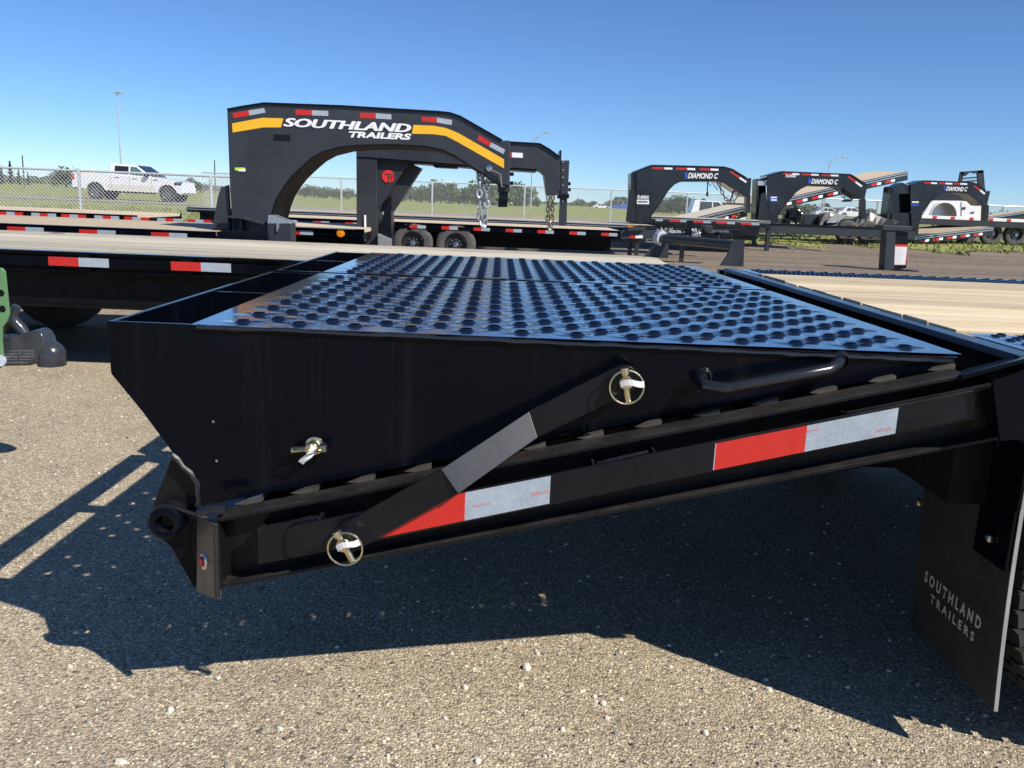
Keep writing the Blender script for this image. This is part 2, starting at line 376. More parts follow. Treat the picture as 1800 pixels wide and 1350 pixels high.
sheet('ground', 'gravel', [-3000, -500, -100, -40, -20, -10, 0, 10, 20, 40, 100, 500, 3000], ysl)
ed = lambda x: .7*math.sin(x*1.3)+.5*math.sin(x*3.1+1)+.3*math.sin(x*7.7)-(2.6 if x < 2 else 0)
sheet('grass_field', 'field', [-3000, -400, -100]+[-60+k*.6 for k in range(200)]+[100, 400, 3000],
      [26.4]+[27.5+k*.5 for k in range(18)]+[40, 45, 50, 60, 80, 110, 150, 200, 260, 400, 900, 3000], .012, ed)
sheet('gravel_road', 'road', [-400, -60, -40, -20, -5, 10, 30, 60, 400], [41.5, 43, 45, 47, 48.5], .03)
# loose stones on the chip seal, and grass along the fence: nobody could count them
def stones():
    b = MB(); rnd = random.Random(3)
    for k in range(5200):
        y = 1.55+rnd.random()**1.5*5; x = (rnd.random()-.5)*(2.2+y*1.35)
        s = .0022+.004*rnd.random()**3
        if rnd.random() < .004: s = .008+.005*rnd.random()
        a = rnd.random()*6.28; h = s*(.6+.5*rnd.random()); el = .7+.7*rnd.random(); p = []
        for q in range(5):
            t = a+q*1.2566; p.append((x+math.cos(t)*s*el*(.8+.4*rnd.random()), y+math.sin(t)*s*(.8+.4*rnd.random())))
        i = len(b.v); mi = rnd.choice((0, 0, 1, 1, 2))
        b.v += [(px, py, -.001) for px, py in p]+[(x+(px-x)*.72, y+(py-y)*.72, h) for px, py in p]
        for q in range(5):
            j = (q+1) % 5; b.f.append((i+q, i+j, i+5+j, i+5+q)); b.m.append(mi)
        b.f.append(tuple(i+5+q for q in range(5))); b.m.append(mi)
    for k, (px, py, s) in enumerate([(926, 1176, .011), (818, 1210, .007), (1045, 1226, .006), (989, 1284, .006), (840, 1340, .007), (1060, 1238, .008), (945, 1150, .006), (1240, 1290, .007), (300, 1250, .008)]):
        c = PZ(px, py, 0); i = len(b.v)
        for zz, rr in ((-.002, .9), (s*.5, 1), (s*1.15, .6)):
            for q in range(7): b.v.append((c.x+math.cos(q*.9)*s*rr, c.y+math.sin(q*.9)*s*rr, zz))
        for l in range(2):
            for q in range(7):
                j = (q+1) % 7; b.f.append((i+l*7+q, i+l*7+j, i+l*7+7+j, i+l*7+7+q)); b.m.append(1)
        b.f.append(tuple(i+14+q for q in range(7))); b.m.append(1)
    o = b.build('loose_gravel', ['st1', 'st2', 'st3'])
    tag(o, 'small loose stones strewn over the paved yard', 'gravel', kind='stuff')
M['st1'] = pbr('grey_stone', (.30, .275, .24), .8); M['st2'] = pbr('cream_stone', (.74, .68, .55), .8); M['st3'] = pbr('dark_stone', (.12, .105, .09), .8)
stones()
def blades():
    b = MB(); rnd = random.Random(5)
    for k in range(7000):
        x = -16+rnd.random()*44; y = 26+ed(x)*1+rnd.random()**1.8*10
        if y < 24: continue
        h = .05+.09*rnd.random(); a = rnd.random()*3.14; w = .02+.02*rnd.random(); dx, dy = math.cos(a)*w, math.sin(a)*w
        lx, ly = (rnd.random()-.5)*.2, (rnd.random()-.5)*.2; z = gz(y)
        b.face([(x-dx, y-dy, z), (x+dx, y+dy, z), (x+lx, y+ly, z+h)])
    tag(b.build('fence_line_grass', 'blade'), 'rough green grass growing along the fence line', 'grass', kind='stuff')
blades()

# ------------------------------------------------------------------ tread plate with pressed holes
def tread_mesh(name, x0, x1, y0, y1, px, py, r, h, seg=14, mx=.03, my=.03):
    b = MB(); nx = int((x1-x0-2*mx)/px); ny = int((y1-y0-2*my)/py)
    ox = x0+(x1-x0-nx*px)/2; oy = y0+(y1-y0-ny*py)/2
    b.face([(x0, y0, 0), (x1, y0, 0), (x1, oy, 0), (x0, oy, 0)]); b.face([(x0, oy+ny*py, 0), (x1, oy+ny*py, 0), (x1, y1, 0), (x0, y1, 0)])
    for j in range(ny):
        ya, yb = oy+j*py, oy+(j+1)*py; off = 0 if j % 2 == 0 else px/2; cnt = nx if j % 2 == 0 else nx-1
        xa = ox+off; xb = xa+cnt*px
        b.face([(x0, ya, 0), (xa, ya, 0), (xa, yb, 0), (x0, yb, 0)]); b.face([(xb, ya, 0), (x1, ya, 0), (x1, yb, 0), (xb, yb, 0)])
        for i in range(cnt):
            cx, cy = xa+(i+.5)*px, (ya+yb)/2; i0 = len(b.v)
            for q in range(seg):
                a = 2*math.pi*(q+.5)/seg; c, s = math.cos(a), math.sin(a)
                k = min(px/2/abs(c) if abs(c) > 1e-6 else 9, py/2/abs(s) if abs(s) > 1e-6 else 9)
                b.v += [(cx+c*k, cy+s*k, 0), (cx+c*r, cy+s*r, 0), (cx+c*r*.93, cy+s*r*.93, h*.12), (cx+c*r*.70, cy+s*r*.70, h*.93), (cx+c*r*.67, cy+s*r*.67, h), (cx+c*r*.61, cy+s*r*.61, h*.97), (cx+c*r*.59, cy+s*r*.59, -.004)]
            for q in range(seg):
                p0 = i0+q*7; p1 = i0+((q+1) % seg)*7
                for l in range(6): b.f.append((p0+l, p1+l, p1+l+1, p0+l+1)); b.m.append(0)
            # square corners of the cell
            for sx, sy in ((1, 1), (-1, 1), (-1, -1), (1, -1)):
                cor = (cx+sx*px/2, cy+sy*py/2, 0)
                at = math.atan2(sy*py, sx*px) % (2*math.pi); q = int((at/(2*math.pi))*seg-.5) % seg
                pa, pb = b.v[i0+q*7], b.v[i0+((q+1) % seg)*7]
                b.face([pa, cor, pb])
    me = b.mesh(name); me.materials.append(M['tread'])
    for p in me.polygons: p.use_smooth = any(abs(me.vertices[i].co.z) > 1e-6 for i in p.vertices)
    me.set_sharp_from_angle(angle=R(60))
    return me

# wheels -------------------------------------------------------------
def wheel(parent, x, y, z, r=.38, w=.24, detail=0, sgn=-1, rimmat='rim', spokes=True):
    b = MB(); ww = w/2; ri = r*.56
    prof = [(ri, -ww*.75), (ri*1.05, -ww*.95), (r*.78, -ww*1.02), (r*.93, -ww*.93), (r*.985, -ww*.72), (r, -ww*.4), (r, ww*.4), (r*.985, ww*.72), (r*.93, ww*.93), (r*.78, ww*1.02), (ri*1.05, ww*.95), (ri, ww*.75)]
    b.lathe(prof, (x, y, z), (0, 1, 0), 64 if detail else 28)
    if detail:
        for k in range(54):
            for row, (o0, o1) in enumerate(((-.97, -.55), (-.5, -.06), (.06, .5), (.55, .97))):
                a0 = 2*math.pi*(k+.5*(row % 2))/54; a1 = a0+2*math.pi/54*.72
                q = []
                for rr in (r*.97, r*1.018):
                    q.append([(x+math.cos(a)*(rr if abs(o) < .6 else rr*.985), y+o*ww, z+math.sin(a)*(rr if abs(o) < .6 else rr*.985)) for a, o in ((a0, o0), (a1, o0), (a1, o1), (a0, o1))])
                b.hexa(q[0], q[1])
    t = b.build('tyre', 'rubber' if detail else 'dustyrubber', parent, smooth=True)
    c = MB(); f = sgn*ww
    c.lathe([(ri*1.02, f*.8), (ri*.94, f*.86), (ri*.86, f*.35), (ri*.5, f*.18), (ri*.32, f*.3), (ri*.28, f*.75), (0.001, f*.78)], (x, y, z), (0, 1, 0), 28)
    rm = c.build('rim', rimmat, None, smooth=True, fixn=True); sub(rm, t)
    if spokes:
        n = MB()
        n.lathe([(ri*.24, f*.5), (ri*.24, f*.98), (ri*.12, f*1.05), (.001, f*1.06)], (x, y, z), (0, 1, 0), 14)
        for k in range(8):
            a = k*math.pi/4; n.tube([(x+math.cos(a)*ri*.45, y+f*.16, z+math.sin(a)*ri*.45), (x+math.cos(a)*ri*.45, y+f*.5, z+math.sin(a)*ri*.45)], ri*.07, 6)
        s = n.build('hub_and_nuts', 'chrome', None, smooth=True); sub(s, t)
    return t
def tape(parent, xa, xm, xb, y, z0, z1, slope=0, first='red'):
    b = MB()
    for i, (p, q) in enumerate(((xa, xm), (xm, xb))):
        if abs(q-p) < 1e-4: continue
        b.hexa([(p, y, z0+slope*(p-xa)), (q, y, z0+slope*(q-xa)), (q, y, z1+slope*(q-xa)), (p, y, z1+slope*(p-xa))],
               [(p, y-.0015, z0+slope*(p-xa)), (q, y-.0015, z0+slope*(q-xa)), (q, y-.0015, z1+slope*(q-xa)), (p, y-.0015, z1+slope*(p-xa))], i if first == 'red' else 1-i)
    return b.build('reflective_tape', ['red', 'tapewhite'], parent, fixn=True)
# ------------------------------------------------------------------ the near trailer with flip-over ramps
YR, YC, YW, YP = 1.62, 1.64, 1.69, 1.72          # rub rail face, channel lips, channel web, ramp side plate
ZT = .879                                          # top of the folded ramps
TR = thing('flatbed_trailer', 'glossy black flatbed trailer with perforated flip-over ramps folded onto its sloping tail', 'trailer', (1.0, 2.8, 0))
def ln(p, q, t): return (p[0]+(q[0]-p[0])*t, p[1]+(q[1]-p[1])*t)
# ---- dovetail side channel (near), opening outward
T0, T1, B1, B0 = [PY(*p, YC) for p in ((383, 911), (1700, 657), (1795, 770), (382, 1039))]
def slab(a, b, y0, y1, th):                        # sloped plate between two XZ points
    d = Vector((b.x-a.x, 0, b.z-a.z)).normalized(); n = Vector((-d.z, 0, d.x))*th
    return MB().prism([(a.x, a.z), (b.x, b.z), (b.x-n.x, b.z-n.z), (a.x-n.x, a.z-n.z)], y0, y1)
ch = slab(T0, T1, YC, 1.70, .009)
ch.prism([(T0.x, T0.z-.006), (T1.x, T1.z-.006), (B1.x, B1.z+.004), (B0.x, B0.z+.004)], YW, YW+.008)
up = Vector((0, 0, .009))
q = slab(B0+up, B1+up, YC+.01, 1.70, .009); o = len(ch.v); ch.v += q.v; ch.f += [tuple(i+o for i in f) for f in q.f]; ch.m += q.m
ch.box(B0.x-.001, B0.x+.007, YC+.004, 1.70, B0.z+.0005, T0.z-.002)
side = ch.build('side_channel', 'dusty', TR, bevel=.0025)
# far dovetail channel
fc = MB().prism([(T0.x, T0.z), (T1.x, T1.z), (B1.x, B1.z), (B0.x, B0.z)], 4.22, 4.235)
fc.build('side_channel', 'dusty', TR)
# ---- rub rail with its tape
def railz(x, top=True):
    a, b = (PY(500, 925, YR), PY(1715, 687, YR)) if top else (PY(510, 980, YR), PY(1720, 735, YR))
    return a.z+(b.z-a.z)*(x-a.x)/(b.x-a.x)
xr0, xr1 = PY(502, 950, YR).x, PY(1716, 710, YR).x
rr = MB(); n = 6
cut = .012
rr.prism([(xr0+cut, railz(xr0)), (xr1-cut, railz(xr1)), (xr1, railz(xr1)-cut), (xr1, railz(xr1, False)+cut), (xr1-cut, railz(xr1, False)), (xr0+cut, railz(xr0, False)), (xr0, railz(xr0, False)+cut), (xr0, railz(xr0)-cut)], YR, YR+.009)
rub = rr.build('rub_rail', 'satin', TR, bevel=.0025)
for (x0, x1, wb) in ((454, 560, 1), (1040, 1145, 0), (1472, 1742, 1)):       # stake pockets between web and rail
    xa, xb = PY(x0, 800, YR+.03).x, PY(x1, 800, YR+.03).x
    p = MB()
    for xx in ((xa, xb) if not wb else ((xa, xb) if x0 > 1000 else (xa, xb))):
        p.prism([(xx, railz(xx)), (xx+.007, railz(xx)), (xx+.007, railz(xx, False)+.002), (xx, railz(xx, False)+.002)], YR+.0095, YW-.0005)
    if wb:
        p.prism([(xa, railz(xa)+.004), (xb, railz(xb)+.004), (xb, railz(xb, False)-.006), (xa, railz(xa, False)-.006)], YR+.011, YR+.019)
    p.build('stake_pocket', 'satin', TR, bevel=.0018)
    w = MB(); w.tube([(xa+.01+(xb-xa-.02)*k/8, YR+.0165, railz(xa+(xb-xa)*k/8)-.001+.0012*random.random()) for k in range(9)], .0042, 7)
    w.tube([(xa+.01+(xb-xa-.02)*k/8, YR+.0165, railz(xa+(xb-xa)*k/8, False)+.001*random.random()) for k in range(9)], .0042, 7)
    sub(w.build('weld_bead', 'gloss', None, smooth=True), rub)
# tape patches
def railtape(pxa, pxm, pxb):
    xa, xm, xb = [PY(a, 800, YR).x for a in (pxa, pxm, pxb)]
    b = MB()
    for i, (p, q) in enumerate(((xa, xm), (xm, xb))):
        z = lambda x, t: railz(x, t)+(-.0035 if t else .0035)
        b.hexa([(p, YR, z(p, 0)), (q, YR, z(q, 0)), (q, YR, z(q, 1)), (p, YR, z(p, 1))], [(p, YR-.0009, z(p, 0)), (q, YR-.0009, z(q, 0)), (q, YR-.0009, z(q, 1)), (p, YR-.0009, z(p, 1))], i)
    # pale cut edge at the left
    z0, z1 = railz(xa, False)+.0035, railz(xa)-.0035
    b.box(xa-.0018, xa, YR-.0009, YR, z0, z1, 1)
    sub(b.build('reflective_tape', ['red', 'tapewhite'], None, fixn=True), rub)
railtape(664, 820, 970); railtape(1257, 1413, 1568)
for (a, b_) in (((832, 893), (862, 888)), ((936, 872), (966, 866)), ((1416, 762), (1440, 757)), ((1540, 761), (1566, 756))):
    t = text_side('DOT-C2', 'tape_print', 'logored', a, b_, 5, YR-.0011, None, 0, 0); sub(t, rub)
# ---- chamfered tail end with red lamp
ta, tb, tc, td = PY(345, 905, 1.70), PY(378, 922, YC), PY(380, 1055, YC), PY(345, 1040, 1.70)
nrm = Vector((.008, .008, 0))
MB().hexa([ta, tb, tc, td], [ta+nrm, tb+nrm, tc+nrm, td+nrm]).build('tail_end_plate', 'sheenpaint', TR, bevel=.002, fixn=True)
e0, e1 = PY(379, 924, YC-.001), PY(381, 1050, YC-.001)
MB().tube([e0+(e1-e0)*(k/10)+Vector((.0015*random.random(), 0, 0)) for k in range(11)], .006, 7).build('corner_weld', 'gloss', TR, smooth=True)
MB().tube([PY(*p, 1.64) for p in ((350, 902), (368, 893), (398, 893))], .010, 8).build('corner_weld', 'gloss', TR, smooth=True)
lc = (ta+tb+tc+td)/4; lc = Vector((PY(355, 987, 1.672).x, PY(355, 987, 1.672).y, PY(355, 987, 1.672).z))
ln_ = Vector((-.9, -1, 0)).normalized()
tn = (tb-ta).cross(td-ta).normalized()
if tn.y > 0: tn = -tn
lc = lc-tn*((lc-ta).dot(tn))
lamp = MB(); 
uu = Vector((0, 0, 1)); vv = tn.cross(uu)
pts = [(0, .021), (.011, .012), (.015, 0), (.011, -.012), (0, -.021), (-.011, -.012), (-.015, 0), (-.011, .012)]
i = len(lamp.v)
lamp.v += [tuple(lc+vv*a+uu*b) for a, b in pts]+[tuple(lc+vv*a*.8+uu*b*.8+tn*.004) for a, b in pts]
for k in range(8): lamp.f.append((k, (k+1) % 8, 8+(k+1) % 8, 8+k)); lamp.m.append(0)
lamp.f.append(tuple(range(8, 16))); lamp.m.append(0)
bez = lamp.build('marker_lamp', 'chrome', TR, smooth=True, fixn=True)
ls = MB().lathe([(.0115, .0055), (.0105, .0075), (.006, .0095), (.001, .0102)], lc, tn, 14).build('lens', 'redlens', None, smooth=True, fixn=True); sub(ls, bez)
# ---- frame bracket under the hinge, hinge tube
MB().prism(XZ([(266, 930), (300, 962), (342, 1036), (347, 905), (300, 890)], 1.715), 1.715, 1.727).build('hinge_bracket', 'paint', TR, bevel=.002)
hc = PY(292, 918, 1.70)
hg = MB()
hg.lathe([(.018, .02), (.019, .0), (.027, -.004), (.034, 0), (.036, .006), (.036, .05)], (hc.x, 1.69, hc.z), (0, 1, 0), 26)
hg.lathe([(.001, .012), (.014, .014), (.018, .02)], (hc.x, 1.69, hc.z), (0, 1, 0), 26)
hg.tube([(hc.x, 1.75, hc.z), (hc.x, 4.25, hc.z)], .024, 14)
hg.build('hinge_tube', 'paint', TR, smooth=True, fixn=True)
MB().tube([PY(x, y, 1.70) for x, y in ((262, 905), (272, 893), (290, 888), (310, 893), (345, 905))], .0035, 7).build('weld_bead', 'gloss', TR, smooth=True)
# ---- solid pan and cross cleats of the sloping tail
sl = (T1.z-T0.z)/(T1.x-T0.x)
zt = lambda x: T0.z+sl*(x-T0.x)
MB().prism([(-.48, zt(-.48)-.05), (1.0, zt(1.0)-.05), (1.0, zt(1.0)-.056), (-.48, zt(-.48)-.056)], 1.90, 4.2).prism([(-.48, zt(-.48)-.057), (1.0, zt(1.0)-.057), (1.0, zt(1.0)-.15), (-.48, zt(-.48)-.15)], 1.90, 1.906).build('tail_pan', 'deepblack', TR)  # hanging skirt at the near edge is added to block view of lit ground
for k in range(13):
    x = -.52+k*.118; z = zt(x)
    MB().prism([(x, z-.05), (x+.03, z-.012), (x+.036, z-.016), (x+.01, z-.055)], 1.70, 4.215).prism([(x+.03, z-.012), (x+.066, z-.05+.012), (x+.062, z-.056+.012), (x+.030, z-.020)], 1.70, 4.215).build('cleat', 'dusty', TR)
    MB().hexa([(x-.012, 1.702, z+.001), (x+.042, 1.702, z+.016), (x+.042, 1.702, z+.004), (x+.04, 1.702, z-.0)], [(x-.012, 1.706, z+.001), (x+.042, 1.745, z+.016), (x+.042, 1.745, z+.004), (x+.04, 1.706, z-.0)]).build('cleat_gusset', 'sheenpaint', TR)
MB().box(-.62, -.55, 1.70, 4.22, zt(-.6)-.11, zt(-.6)-.02).build('tail_cross_member', 'paint', TR, bevel=.004)

# ---- ramps
xa, xf = -.782, .952
def make_ramp(y0, y1, near):
    lbl = 'near flip-over ramp with round raised holes, wedge-shaped side plate and grab handle' if near else 'far flip-over ramp with round raised holes'
    if near:
        poly = XZ([(190, 562), (1680, 628), (1672, 646), (1180, 728), (950, 776), (700, 822), (352, 890), (350, 852), (335, 833), (304, 797), (250, 724), (195, 657)], YP)
        poly[0] = (xa, ZT+.004); poly[1] = (xf, ZT-.004)
    else:
        poly = [(xa, ZT), (xf, ZT), (xf, ZT-.02), (-.6, .50), (xa, .775)]
    rp = MB().prism(poly, y0, y0+.009).build('ramp', 'paint', TR, bevel=.0016)
    rp['label'] = lbl
    sub(MB().prism([(xa, ZT), (xf, ZT), (xf, ZT-.02), (-.6, .50), (xa, .775)], y1-.009, y1).build('side_plate', 'paint', None), rp)
    me = tread_mesh('tread_plate', -.615, xf+.004, y0-.003, y1+.003, .116, .0605, .0192, .0058, mx=.02, my=.03)
    # the plate's rear corners curve down to the side rails
    for v in me.vertices: v.co.z += ZT+.003
    t = link(me, 'tread_plate', None); sub(t, rp)
    # rear rim, divider bars, lower cross member
    ym = (y0+y1)/2
    sub(MB().box(xa, xa+.012, y0+.009, y1-.009, .776, ZT+.003).build('rear_rim', 'paint', None, bevel=.002), rp)
    sub(MB().box(xa+.0122, -.60, ym-.006, ym+.006, ZT-.09, ZT-.001).build('divider_bar', 'paint', None, bevel=.0015), rp)
    sub(MB().box(xa+.0122, -.62, y0+.0005, y0+.02, ZT-.012, ZT+.002).build('rim_flange', 'paint', None, bevel=.0015), rp)
    for yy in (y0+.32, ym, y1-.32):
        sub(MB().prism([(-.60, ZT-.004), (xf-.05, ZT-.004), (xf-.05, ZT-.02), (-.55, .55), (-.60, .60)], yy, yy+.006).build('rib', 'paint', None), rp)
    # hinge arm
    ha = XZ([(304, 797), (262, 905), (270, 938), (300, 940), (345, 905), (352, 852), (335, 833)], 1.735)
    sub(MB().prism(ha, y0+.016, y0+.026).build('hinge_arm', 'dusty', None, bevel=.0015), rp)
    return rp
ramp_n = make_ramp(YP, 2.985, True); ramp_f = make_ramp(3.035, 4.18, False)
# seam weld below the tread plate, tip of the plate, ragged torch-cut weld at the hinge arm
rnd = random.Random(4)
sub(MB().tube([(-.6+1.54*k/60, YP-.0035, ZT-.0055-.008*k/60+.004*(1-k/60)+.0026*rnd.random()) for k in range(61)], [.004+.0024*rnd.random() for k in range(61)], 7).build('weld_bead', 'gloss', None, smooth=True), ramp_n)
sub(MB().tube([PY(x+rnd.uniform(-2, 2), y, YP-.001) for x, y in ((304, 799), (313, 808), (322, 820), (333, 831), (340, 842), (347, 850), (349, 864), (350, 878), (347, 890))], [.006, .007, .0055, .007, .006, .007, .006, .006, .005], 7).build('weld_bead', 'gloss', None, smooth=True), ramp_n)
# handle
hp = [(1238, 661, YP+.004), (1230, 668, 1.692), (1238, 677, 1.672), (1275, 683, 1.664), (1330, 673, 1.664), (1400, 660, 1.664), (1455, 650, 1.666), (1470, 643, 1.680), (1478, 632, YP+.004)]
sub(MB().tube([PY(*p) for p in hp], .0118, 14).build('grab_handle', 'gloss', None, smooth=True), ramp_n)
for hx, hy in ((1236, 662), (1478, 633)):
    c = PY(hx, hy, YP-.002); sub(MB().lathe([(.020, .002), (.018, -.003), (.013, -.008), (.012, -.012)], c, (0, 1, 0), 16).build('weld_bead', 'gloss', None, smooth=True, fixn=True), ramp_n)
# small bolt holes in the side plate (bright specks)
for hx, hy in ((381, 810), (375, 741)):
    c = PY(hx, hy, YP-.001); sub(MB().lathe([(.003, 0), (.0026, -.001), (.001, -.001)], c, (0, 1, 0), 10).build('bolt_hole', 'chrome', None, fixn=True), ramp_n)
# ---- link bar, joggled between rail and ramp plate
YL0, YL1 = 1.598, 1.672
pin3, pin2, pin1 = PY(608, 948, YL0), PY(1097, 668, YL1), PY(553, 783, YP)
lower = [(775, 825), (805, 868)]; upper = [(930, 723), (945, 769)]
def strip(cols, th=.008):
    b = MB()
    for k in range(len(cols)-1):
        (a, b0), (c, d) = cols[k], cols[k+1]
        dv = Vector((0, th, 0))
        b.hexa([b0, d, c, a], [b0+dv, d+dv, c+dv, a+dv])
    return b
l0, l1 = PY(*lower[0], YL0), PY(*lower[1], YL0); u0_, u1_ = PY(*upper[0], YL1), PY(*upper[1], YL1)
l1m, u1m = PY(805, 868, YL0-.013), PY(945, 769, YL1-.021)
dlo = (l0-pin3); dlo.y = 0
def endcap(c, t_edge, b_edge, rad, Y):
    d = (c-(t_edge+b_edge)/2); d.y = 0; d.normalize(); n_ = Vector((-d.z, 0, d.x))
    if n_.z < 0: n_ = -n_
    arc = []
    for k in range(9):
        a = math.pi*(k/8); v = c+n_*math.cos(a)*rad+d*math.sin(a)*rad; arc.append((v.x, v.z))
    return [(t_edge.x, t_edge.z)]+arc+[(b_edge.x, b_edge.z)]
lb = MB().prism(endcap(pin3, l0, l1, .030, YL0), YL0, YL0+.009)
lb.hexa([l1m, u1m, u0_, l0], [l1+Vector((.002, .009, -.002)), u1_+Vector((.002, .009, -.002)), u0_+Vector((.002, .009, -.002)), l0+Vector((.002, .009, -.002))], 1)
lb.prism(endcap(pin2, u0_, u1_, .030, YL1), YL1, YL1+.009)
link_o = lb.build('link_bar', ['satin', 'link'], TR, bevel=.0012, fixn=False)
MB().tube([(pin2.x, YL1+.0092, pin2.z), (pin2.x, YP-.0005, pin2.z)], .016, 14).build('spacer', 'paint', TR, smooth=True)
MB().tube([(pin3.x, YL0+.0092, pin3.z), (pin3.x, YR-.0005, pin3.z)], .016, 14).build('spacer', 'paint', TR, smooth=True)
def pin(c, ax_tag, rot, flat=False):
    """lynch pin: stud, cross pin, spring ring, white tag"""
    c = Vector(c); st = MB()
    st.lathe([(.0, -.032), (.0125, -.032), (.0138, -.0305), (.0138, .004)], c, (0, 1, 0), 18)
    if flat: st.lathe([(.0138, -.005), (.019, -.004), (.021, .003)], c, (0, 1, 0), 18)
    root = st.build('lynch_pin', 'zinc', TR, smooth=True, fixn=True)
    d = Vector((math.cos(rot), 0, math.sin(rot))); k = MB(); yc = c.y-.024
    e = Vector((c.x, yc, c.z))
    k.tube([e-d*.022, e+d*.042], .0068, 12); k.tube([e-d*.030, e-d*.018], .0095, 8)
    sub(k.build('cross_pin', 'zinc', None, smooth=True), root)
    rc = e+d*.008; ax = Vector((0, 1, 0)) if not flat else Vector((0, .25, 1))
    sub(MB().ring(rc+Vector((0, -.006, 0)), ax, .0335 if not flat else .027, .0021, 36, 8).build('spring_ring', 'zinc', None, smooth=True), root)
    t = MB(); tv = Vector((math.cos(ax_tag), 0, math.sin(ax_tag))); nv = Vector((-tv.z, 0, tv.x)); pr = None
    for s in range(7):
        u = s/6; p = e+Vector((0, -.0125-.006*math.sin(u*3.1), 0))+tv*(-.012+.046*u)+nv*(.004*math.sin(u*5))
        cur = (p-nv*.0062, p+nv*.0062)
        if pr: t.face([pr[0], cur[0], cur[1], pr[1]])
        pr = cur
    sub(t.build('paper_tag', 'paper', None, smooth=True), root)
    return root
pin(pin3+Vector((0, -.001, 0)), R(25), R(-62)); pin(pin2+Vector((0, -.001, 0)), R(8), R(-80)); pin(pin1, R(-120), R(186), True)

# ---- main deck
XD = 1.035
pl = MB().prism([(XD-.01, .70), (XD+.05, .70), (XD+.05, .893), (XD+.002, .893), (XD-.01, .884)], 1.66, 3.93)
pl.build('rear_beam', 'paint', TR, bevel=.0025, seg=2)
XE = 5.6
MB().box(XD-.02, XE, 1.600, 1.66, .755, .884).build('deck_side_beam', 'paint', TR, bevel=.006, seg=3)
MB().prism(XZ([(1745, 672), (1800, 652), (1830, 650), (1830, 768), (1758, 776)], 1.592), 1.592, 1.6005).build('side_gusset', 'paint', TR, bevel=.002)
# flange leading from the tail rail up to the deck edge
MB().hexa([PY(1688, 651, 1.69), PY(1800, 622, 1.69), PY(1810, 628, 1.61), PY(1690, 660, 1.61)], [p+Vector((0, 0, -.01)) for p in (PY(1688, 651, 1.69), PY(1800, 622, 1.69), PY(1810, 628, 1.61), PY(1690, 660, 1.61))]).build('rail_cap', 'paint', TR, bevel=.002, fixn=True)
MB().box(XD-.02, XE, 3.93, 3.99, .755, .884).build('deck_side_beam', 'paint', TR, bevel=.006)
me = tread_mesh('tread_strip', XD+.06, XE, 1.662, 1.99, .062, .03, .0125, .0035, 10, .01, .01)
for v in me.vertices: v.co.z += .893
link(me, 'tread_strip', TR)
me2 = me.copy(); me2.name = 'tread_strip'
for v in me2.vertices: v.co.y += 1.93
link(me2, 'tread_strip', TR)
MB().box(XD+.051, XE, 1.70, 3.9, .82, .868).build('deck_frame', 'deepblack', TR)
rnd = random.Random(9); y = 1.998
while y < 3.58:
    w = min(.139, 3.585-y)
    x0 = XD+.052+rnd.random()**2*.010
    MB().box(x0, XE, y, y+w-.006, .869, .897+rnd.uniform(-.002, .003)).build('plank', 'wood', TR, bevel=.003)
    y += w
for yy in (2.3, 3.3): MB().box(1.0, XE, yy, yy+.1, .46, .82).build('frame_beam', 'deepblack', TR)
MB().box(XD-.06, XD+.05, 1.72, 3.9, .56, .70).build('rear_cross_member', 'deepblack', TR)
# ---- mud flap
XFp = 1.068
fl = MB()
ny = 6
pr = None
f_ = []
for k in range(9):
    z = .625-(.625-.135)*k/8; bx = .0+.018*(k/8)**2
    f_.append((XFp+bx, z))
MB().prism(f_+[(x+.008, z) for x, z in f_[::-1]], 1.62, 1.995).build('mud_flap', 'flap', TR, bevel=.0012)
MB().prism([(x-.0001, z) for x, z in f_]+[(x+.0081, z) for x, z in f_[::-1]], 1.6185, 1.6205).build('flap_edge', 'flapedge', TR)
MB().box(XFp-.012, XFp-.004, 1.61, 2.0, .585, .72).build('flap_bracket', 'paint', TR, bevel=.002)
MB().prism([(XFp-.010, .45), (XFp-.004, .45), (XFp-.004, .60), (XFp-.010, .60)], 1.62, 1.74).build('flap_bracket', 'paint', TR)
for yy, zz in ((1.93, .60), (1.68, .50), (1.98, .47)):
    MB().lathe([(.0105, 0), (.0105, -.006), (.006, -.010), (.001, -.0105)], (XFp-.012, yy, zz), (1, 0, 0), 8).build('bolt', 'zinc', TR, fixn=True)
def flaptext(s, y_left, z, width, h, bold=.006):
    x = XFp+.018*((.625-z-h/2)/.49)**2-.0012
    mw = Matrix(((0, 0, -1, x), (-1, 0, 0, y_left), (0, 1, 0, z), (0, 0, 0, 1)))
    t = text_mesh(s, 'flap_lettering', 'greydecal', mw, TR, width=width, height=h, bold=bold); return t
flaptext('S O U T H L A N D', 1.945, .280, .25, .029, .035); flaptext('T R A I L E R S', 1.91, .242, .195, .022, .03)
wheel(TR, 1.505, 1.77, .388, .385, .25, 1); wheel(TR, 2.45, 1.78, .388, .385, .25, 1)
wheel(TR, 1.545, 3.80, .388, .385, .25, 0); wheel(TR, 2.45, 3.80, .388, .385, .25, 0)
for xx in (1.545, 2.45): MB().tube([(xx, 1.85, .388), (xx, 3.75, .388)], .06, 10).build('axle', 'deepblack', TR, smooth=True)
